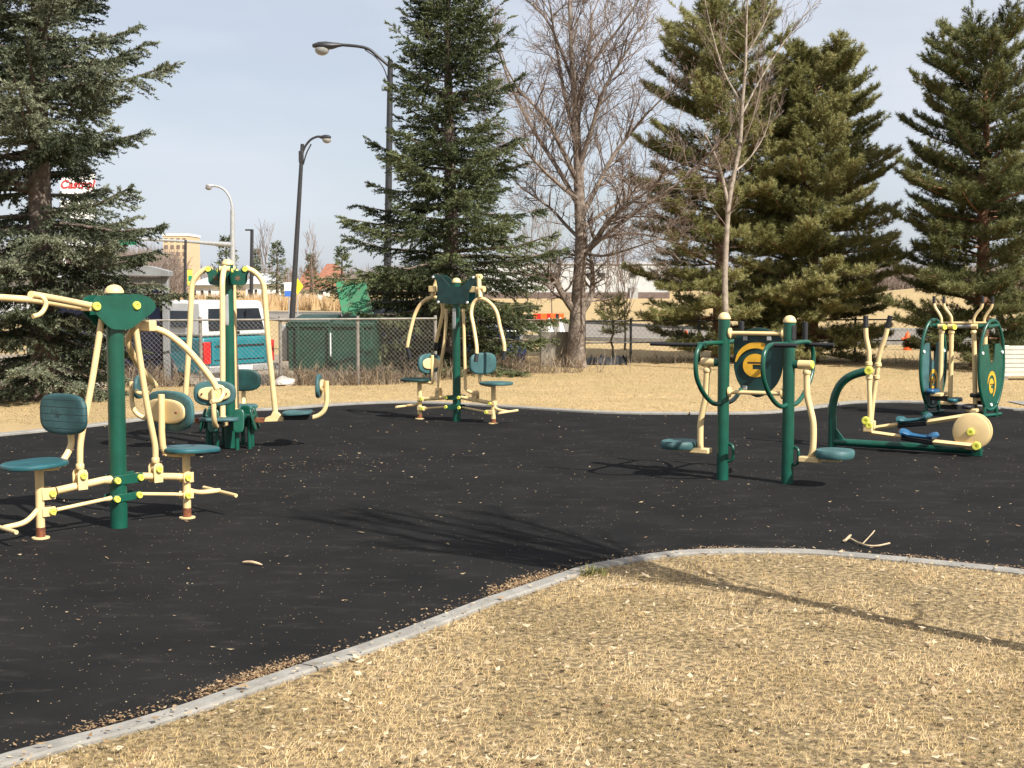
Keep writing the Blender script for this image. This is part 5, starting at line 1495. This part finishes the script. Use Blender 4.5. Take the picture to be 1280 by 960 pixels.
YL = 38.0
K = lambda u, v: at(u, v, YL)
b = K(483, 430); b.z = 0
t = thing('street_lamp', 'tall black street lamp rising through the middle spruce, its arm reaching left', 'street lamp', b)
lamp_pole(t, b, K(488, 76), .12, .075, 'blackmetal')
bar(t, 'arm', [K(488, 84), K(474, 72), K(462, 62), K(448, 58), K(425, 56)], .042, 'blackmetal')
bar(t, 'brace', [K(486, 104), K(480, 86), K(470, 72), K(456, 62)], .016, 'blackmetal')
cobra(t, K(427, 56.5), V((-1, 0, -.02)), 'blackmetal', .80)
YL = 60.0
b = K(365, 405); b.z = 0
t = thing('street_lamp', 'leaning black street lamp standing between leg press and dumpster, its short arm reaching right', 'street lamp', b)
lamp_pole(t, b, K(378, 180), .13, .08, 'blackmetal')
bar(t, 'arm', [K(377, 195), K(381, 184), K(388, 175), K(396, 171), K(402, 171)], .05, 'blackmetal')
bar(t, 'brace', [K(379, 206), K(383, 192), K(389, 180)], .03, 'blackmetal')
cobra(t, K(399, 171.5), V((1, -.6, -.06)), 'blackmetal', .62)
MB().box(K(376.5, 196), (.2, .2, .5)).build('junction_box', M['blackmetal'], t, .02)
YL = 90.0
b = K(314, 390); b.z = 0
t = thing('street_lamp', 'thin black lamp post with a small flat rectangular head', 'street lamp', b)
lamp_pole(t, b, K(315, 287), .13, .11, 'blackmetal')
MB().box(K(311.5, 287.5), (.5, .3, .10)).build('lamp_head', M['blackmetal'], t, .02)
YL = 80.0
b = K(291, 390); b.z = 0
t = thing('signal_pole', 'grey traffic signal pole with long mast arm and a curved lamp arm', 'traffic signal pole', b)
lamp_pole(t, b, K(290.5, 262), .19, .12, 'galv')
bar(t, 'lamp_arm', [K(290.5, 270), K(289, 252), K(283, 240), K(275, 234), K(266, 232)], .07, 'galv')
cobra(t, K(268, 232.3), V((-1, 0, .05)), 'galv', .5)
bar(t, 'mast_arm', [K(290, 306), K(262, 304), K(220, 301), K(150, 298)], [.17, .16, .15, .14, .13, .12, .11, .10, .09, .09, .08, .08, .08, .08, .08, .08], 'galv')
MB().box(K(160, 303), (1.0, .04, .3)).build('name_plate', M['greensign'], t)
YL = 75.0
b = K(231, 395); b.z = 0
t = thing('banner_pole', 'dark thin pole carrying a yellow green banner', 'banner pole', b)
lamp_pole(t, b, K(232, 300), .09, .07, 'blackmetal')
bn = MB().box(K(237.5, 347), (.28, .02, .88)).build('banner', M['banner'], t)
MB().box(K(237.8, 348) + V((0, -.014, 0)), (.2, .006, .3)).build('mark', M['greensign'], bn)
MB().box(K(235, 336.5), (.45, .03, .03)).build('bracket', M['blackmetal'], t)
MB().box(K(235, 357.5), (.45, .03, .03)).build('bracket', M['blackmetal'], t)
YL = 70.0
b = K(372, 395); b.z = 0
t = thing('warning_sign', 'yellow diamond road sign behind the leaning lamp', 'road sign', b)
MB().tube([b, K(372, 372)], .03, 8).build('pole', M['galv'], t)
c = K(372, 358); e = .30
MB().prism([c + V((-e, 0, 0)), c + V((0, 0, -e * 1.35)), c + V((e, 0, 0)), c + V((0, 0, e * 1.35))], V((0, .03, 0))).build('sign_plate', M['yellowsign'], t)
b = at(361, 395, 72); b.z = 0
t = thing('billboard', 'small white and blue board beside the yellow road sign', 'sign board', b)
MB().box(at(362, 362, 72), (.55, .05, .75)).build('sign_plate', M['white'], t)
MB().box(at(362, 367, 72) + V((0, -.03, 0)), (.52, .01, .3)).build('lower_band', M['bluesign'], t)
MB().tube([b, at(361, 368, 72)], .03, 8).build('pole', M['galv'], t)

# ---- fuel brand pylon seen through the left spruce
YL = 70.0
b = K(97, 395); b.z = 0
t = thing('pylon_sign', 'white fuel station sign with red lettering showing through the left spruce', 'sign', b)
for u in (79, 113): MB().tube([V((K(u, 300).x, YL, 0)), K(u, 216)], .08, 10).build('pole', M['white'], t)
sg_ = MB().box(K(97, 232), (1.75, .18, 1.25)).build('sign_panel', M['white'], t, .02)
MB().box(K(104, 245.5) + V((0, -.1, 0)), (.9, .02, .1)).build('green_bar', M['greensign'], sg_)
cu = bpy.data.curves.new('lettering', 'FONT'); cu.body = 'Castrol'; cu.size = .58; cu.align_x = 'CENTER'; cu.align_y = 'CENTER'; cu.extrude = .012; cu.shear = .25; cu.offset = .012
o = bpy.data.objects.new('lettering', cu); col.objects.link(o); o.parent = sg_
o.location = K(97, 231) + V((0, -.11, 0)) - OFF[sg_.name]; o.rotation_euler = (R(90), 0, 0)
bpy.context.view_layer.update()
me_ = bpy.data.meshes.new_from_object(o); me_.materials.clear(); me_.materials.append(M['redtext'])
o2 = bpy.data.objects.new('lettering', me_); col.objects.link(o2); o2.parent = sg_; o2.location = o.location; o2.rotation_euler = o.rotation_euler
bpy.data.objects.remove(o); o2.name = 'lettering'
MB().box(K(97, 262), (1.75, .14, .95)).build('lower_panel', M['white'], t, .02)
MB().box(K(97, 300), (1.5, .12, .7)).build('lower_panel', M['white'], t, .02)

# ---- buildings
def house(name, label, cat, x0, x1, y, dp, zw, zr, wall, roof, nwin=3, gable=.25, door=True):
    t = thing(name, label, cat, V(((x0 + x1) / 2, y + dp / 2, 0)))
    MB().box(V(((x0 + x1) / 2, y + dp / 2, zw / 2)), (x1 - x0, dp, zw)).build('wall', M[wall], t)
    ov = .4; g = (x1 - x0) * gable
    mb = MB(); mb.v = [V((x0 - ov, y - ov, zw + .002)), V((x1 + ov, y - ov, zw + .002)), V((x1 + ov, y + dp + ov, zw + .002)), V((x0 - ov, y + dp + ov, zw + .002)), V((x0 + g, y + dp / 2, zr)), V((x1 - g, y + dp / 2, zr))]
    mb.f = [(3, 2, 1, 0), (0, 1, 5, 4), (1, 2, 5), (2, 3, 4, 5), (3, 0, 4)]
    mb.build('roof', M[roof], t, smooth=False)
    for i in range(nwin):
        xx = x0 + (x1 - x0) * (i + .5) / nwin
        w_ = MB().box(V((xx, y - .02, zw * .55)), ((x1 - x0) / nwin * .42, .06, zw * .38)).build('window', M['wallwhite'], t)
        MB().box(V((xx, y - .055, zw * .55)), ((x1 - x0) / nwin * .34, .03, zw * .30)).build('pane', M['glass'], w_)
    return t


ax_ = lambda u, Y: (u - 640) / F * Y
house('house', 'white house with steep brown-red roof beyond the far spruces', 'house', ax_(374, 135), ax_(394, 135), 135, 6, 1.1, 3.2, 'wallwhite', 'roofred', 2)
house('house', 'larger white house with brown-red roof left of the open dumpster lid', 'house', ax_(395, 138), ax_(424, 138), 138, 8, 1.3, 3.7, 'wallwhite', 'roofred', 2)
house('house', 'low white building with grey roof seen between the hanging arms of the leg press', 'building', ax_(308, 125), ax_(334, 125), 125, 8, 1.6, 2.6, 'wallwhite', 'greyroof', 3)
house('house', 'low white building with grey roof left of the leg press post', 'building', ax_(240, 120), ax_(268, 120), 120, 8, 1.5, 2.2, 'wallwhite', 'greyroof', 3)
house('fuel_station', 'pale grey flat building behind the left spruce trunk', 'building', ax_(-60, 60), ax_(46, 60), 60, 6, 1.85, 2.45, 'greyroof', 'greyroof', 3, .02)
# apartment tower
x0, x1 = ax_(206, 300), ax_(236, 300)
t = thing('apartment_tower', 'distant tan apartment tower with rows of dark windows', 'building', V(((x0 + x1) / 2, 310, 0)))
MB().box(V(((x0 + x1) / 2, 306, 6)), (x1 - x0, 12, 12.4)).build('wall', M['tan'], t)
MB().box(V(((x0 + x1) / 2, 306, 12.4)), (x1 - x0 + .3, 12.3, .5)).build('roof', M['wallwhite'], t)
for i in range(4):
    for j in range(7):
        MB().box(V((x0 + (i + .5) * (x1 - x0) / 4, 299.97, 2.2 + j * 1.5)), (.72, .12, .85)).build('window', M['brownband'], t)
# long white hall
x0, x1 = ax_(596, 150), ax_(836, 150)
t = thing('long_hall', 'long white flat hall with a brown base band beyond the field', 'building', V(((x0 + x1) / 2, 160, 0)))
MB().box(V(((x0 + x1) / 2, 160, 2.2)), (x1 - x0, 20, 3.3)).build('wall', M['hall'], t)
MB().box(V(((x0 + x1) / 2, 160, .32)), (x1 - x0 + .1, 20.1, .75)).build('base_band', M['brownband'], t)
MB().box(V(((x0 + x1) / 2, 160, 3.9)), (x1 - x0 + .3, 20.3, .25)).build('roof', M['greyroof'], t)
for u in (694, 738, 752, 790): MB().box(V((ax_(u, 150), 149.95, 2.6)), (.7, .12, .45)).build('window', M['glass'], t)
MB().box(V((ax_(792, 150), 149.93, .6)), (.9, .12, 1.2)).build('door', M['galv'], t)
x0, x1 = ax_(1096, 190), ax_(1190, 190)
t = thing('warehouse', 'distant low grey warehouse roof between the two right pines', 'building', V(((x0 + x1) / 2, 198, 0)))
MB().box(V(((x0 + x1) / 2, 198, 1.4)), (x1 - x0, 14, 2.8)).build('wall', M['brownband'], t)
MB().box(V(((x0 + x1) / 2, 198, 2.95)), (x1 - x0 + .4, 14.4, .3)).build('roof', M['greyroof'], t)

# ---- rocks at the fence foot
for i, (u, v, r, lb) in enumerate(((352, 478, .16, 'pale rock at the fence foot below the dumpster corner'), (92, 486, .18, 'pale rock beside the left spruce trunk'), (122, 470, .14, 'small pale rock behind the nearest green post'), (268, 480, .15, 'pale rock lying behind the leg press arms'))):
    p = gnd(u, v + 4); p = V((p.x, 21.2 if u < 300 else 21.6, gz(p.x, 21.2)))
    mb = MB(); rr_ = random.Random(i)
    mb.lathe(p - UP * .03, UP, [(r * .8, 0), (r * 1.1, r * .3), (r * .9, r * .65), (r * .45, r * .9), (.01, r)], 9)
    mb.v = [q_ + V((rr_.uniform(-1, 1), rr_.uniform(-1, 1), rr_.uniform(-.6, .6))) * r * .22 for q_ in mb.v]
    tag(mb.build('rock', M['rock'], ang=20), lb, 'rock', 'pale rocks along the fence')


# ---- stuff: brush along the fence, reeds beyond the road, thickets
def stems(name, label, x, y, z, ln, wd, m, lean=(.0, .7), fork=0):
    n = len(x); az = rng.uniform(0, 2 * np.pi, n); th = rng.uniform(*lean, n); L = ln * rng.uniform(.45, 1.25, n)
    d = np.stack([np.cos(az) * np.sin(th), np.sin(az) * np.sin(th), np.cos(th)], 1)
    b = np.stack([x, y, z], 1); tip = b + d * L[:, None]; V_, Rn = [], []
    s = np.tile(np.array([[1.0, 0, 0]]), (n, 1)) + rng.normal(0, .3, (n, 3)); s = norm(s) * wd
    V_.append(np.stack([b - s, b + s, tip], 1)); Rn.append(rng.random(n))
    for k in range(fork):
        f = rng.uniform(.3, .9, n)[:, None]; p = b + d * L[:, None] * f
        d2 = norm(d + rng.normal(0, .55, (n, 3))); V_.append(np.stack([p - s * .7, p + s * .7, p + d2 * (L * rng.uniform(.2, .5, n))[:, None]], 1)); Rn.append(rng.random(n))
    v = np.concatenate(V_).reshape(-1, 3)
    return tag(raw(name, v, np.arange(len(v)).reshape(-1, 3), m, rnd=np.concatenate(Rn)), label, None, kind='stuff')


GZ = np.vectorize(gz)
n = 4200; x = rng.uniform(-8.6, -.9, n); y = 20.75 + (x + 8.6) * .255 + rng.normal(0, .22, n)
k = rng.random(n) < np.clip((vnoise(x + 40, y, .8, 9) * .7 + vnoise(x + 40, y, .25, 10) * .5 - .42) * 2.5, .02, 1); x, y = x[k], y[k]
stems('brush', 'dry weeds tangled along the galvanised fence', x, y, GZ(x, y), .34, .006, M['brush'], (0, 1.25), 4)
n = 1500; x = rng.normal(.1, 1.0, n) - 1.0; y = rng.normal(24.6, .25, n); stems('brush', 'dry twigs under the middle spruce', x, y, GZ(x, y), .35, .006, M['brush'], (0, 1.2), 3)
n = 500; x = rng.uniform(.8, 9.5, n); y = rng.normal(27.5, .25, n); k = np.sin(x * 2.7) > -.1; x, y = x[k], y[k]; n = len(x); stems('brush', 'dry weeds along the black fence', x, y, GZ(x, y), .22, .006, M['brush'], (0, 1.2), 3)
n = 15000; x = rng.uniform(-44, -9, n); y = rng.uniform(84, 100, n) - (x + 20) * .25; k = np.sin(x * 2.4 + y * .25) > -.75
stems('tall_grass', 'tall dry grass on the strip beyond the road', x[k], y[k], np.zeros(k.sum()), .95, .035, M['reeds'], (0, .5), 0)
n = 9000; x = rng.uniform(-42, -28, n); y = rng.uniform(104, 118, n); h = np.zeros(n)
stems('thicket', 'bare grey-brown thicket behind the pickup', x, y, h, 3.6, .03, M['thicket'], (0, .35), 4)
n = 16000; x = rng.uniform(-400, 400, n); y = rng.uniform(330, 360, n)
stems('thicket', 'far bare woods along the horizon', x, y, np.zeros(n), 5.2, .12, M['thicket'], (0, .4), 3)
n = 5000; x = rng.uniform(38, 62, n); y = rng.uniform(160, 172, n)
stems('thicket', 'bare brush on the field edge at the right', x, y, np.zeros(n), 3.2, .05, M['thicket'], (0, .5), 4)
# low bank beyond the right hand road
mb = MB(); nx, ny = 40, 12
for j in range(ny):
    for i in range(nx):
        x = 8 + i * 2.0; y = 56 + j * 4.5
        hgt = 1.25 * S(x, 12, 20) * math.sin(math.pi * min(1, j / 8)) ** 1.2 * (1 + .2 * math.sin(x * .6)) if j < 9 else 0
        mb.v.append(V((x, y, hgt - .02)))
for j in range(ny - 1):
    for i in range(nx - 1):
        a = j * nx + i; mb.f.append((a, a + 1, a + nx + 1, a + nx))
tag(mb.build('terrain', M['lawn']), kind='structure')
# bare saplings beyond the fence
for k, (u, v, Y, h_, lb) in enumerate(((781, 440, 33, 1.9, 'reddish sapling beside the young pine'), (690, 420, 60, 4.0, 'thin bare young tree left of the big bare tree'), (755, 420, 70, 4.2, 'thin bare young tree in front of the hall'),
                                       (772, 420, 74, 4.4, 'taller bare young tree in front of the hall'), (330, 395, 130, 5.4, 'bare brown tree beside the tallest far spruce'), (392, 395, 112, 4.6, 'bare brown tree in front of the red-brown roof'),
                                       (660, 420, 62, 4.2, 'thin bare young tree above the orange barricade'))):
    p = at(u, v, Y); p.z = 0
    t = thing('sapling' if h_ < 5 else 'bare_tree', lb, 'tree', p, 'bare saplings beyond the fence')
    tw = Twigs(100 + k)
    wd = max(.012, Y / F * .5)
    tw.shoot(p, UP, h_, max(.03, wd * 1.6), 0, .4, .55, (14, 6), .05, thr=.02, rmin=wd * .38)
    tw.thick.build('trunk', M['twig'], t)
    if tw.mb.v: tw.mb.build('crown', M['twig'], t)
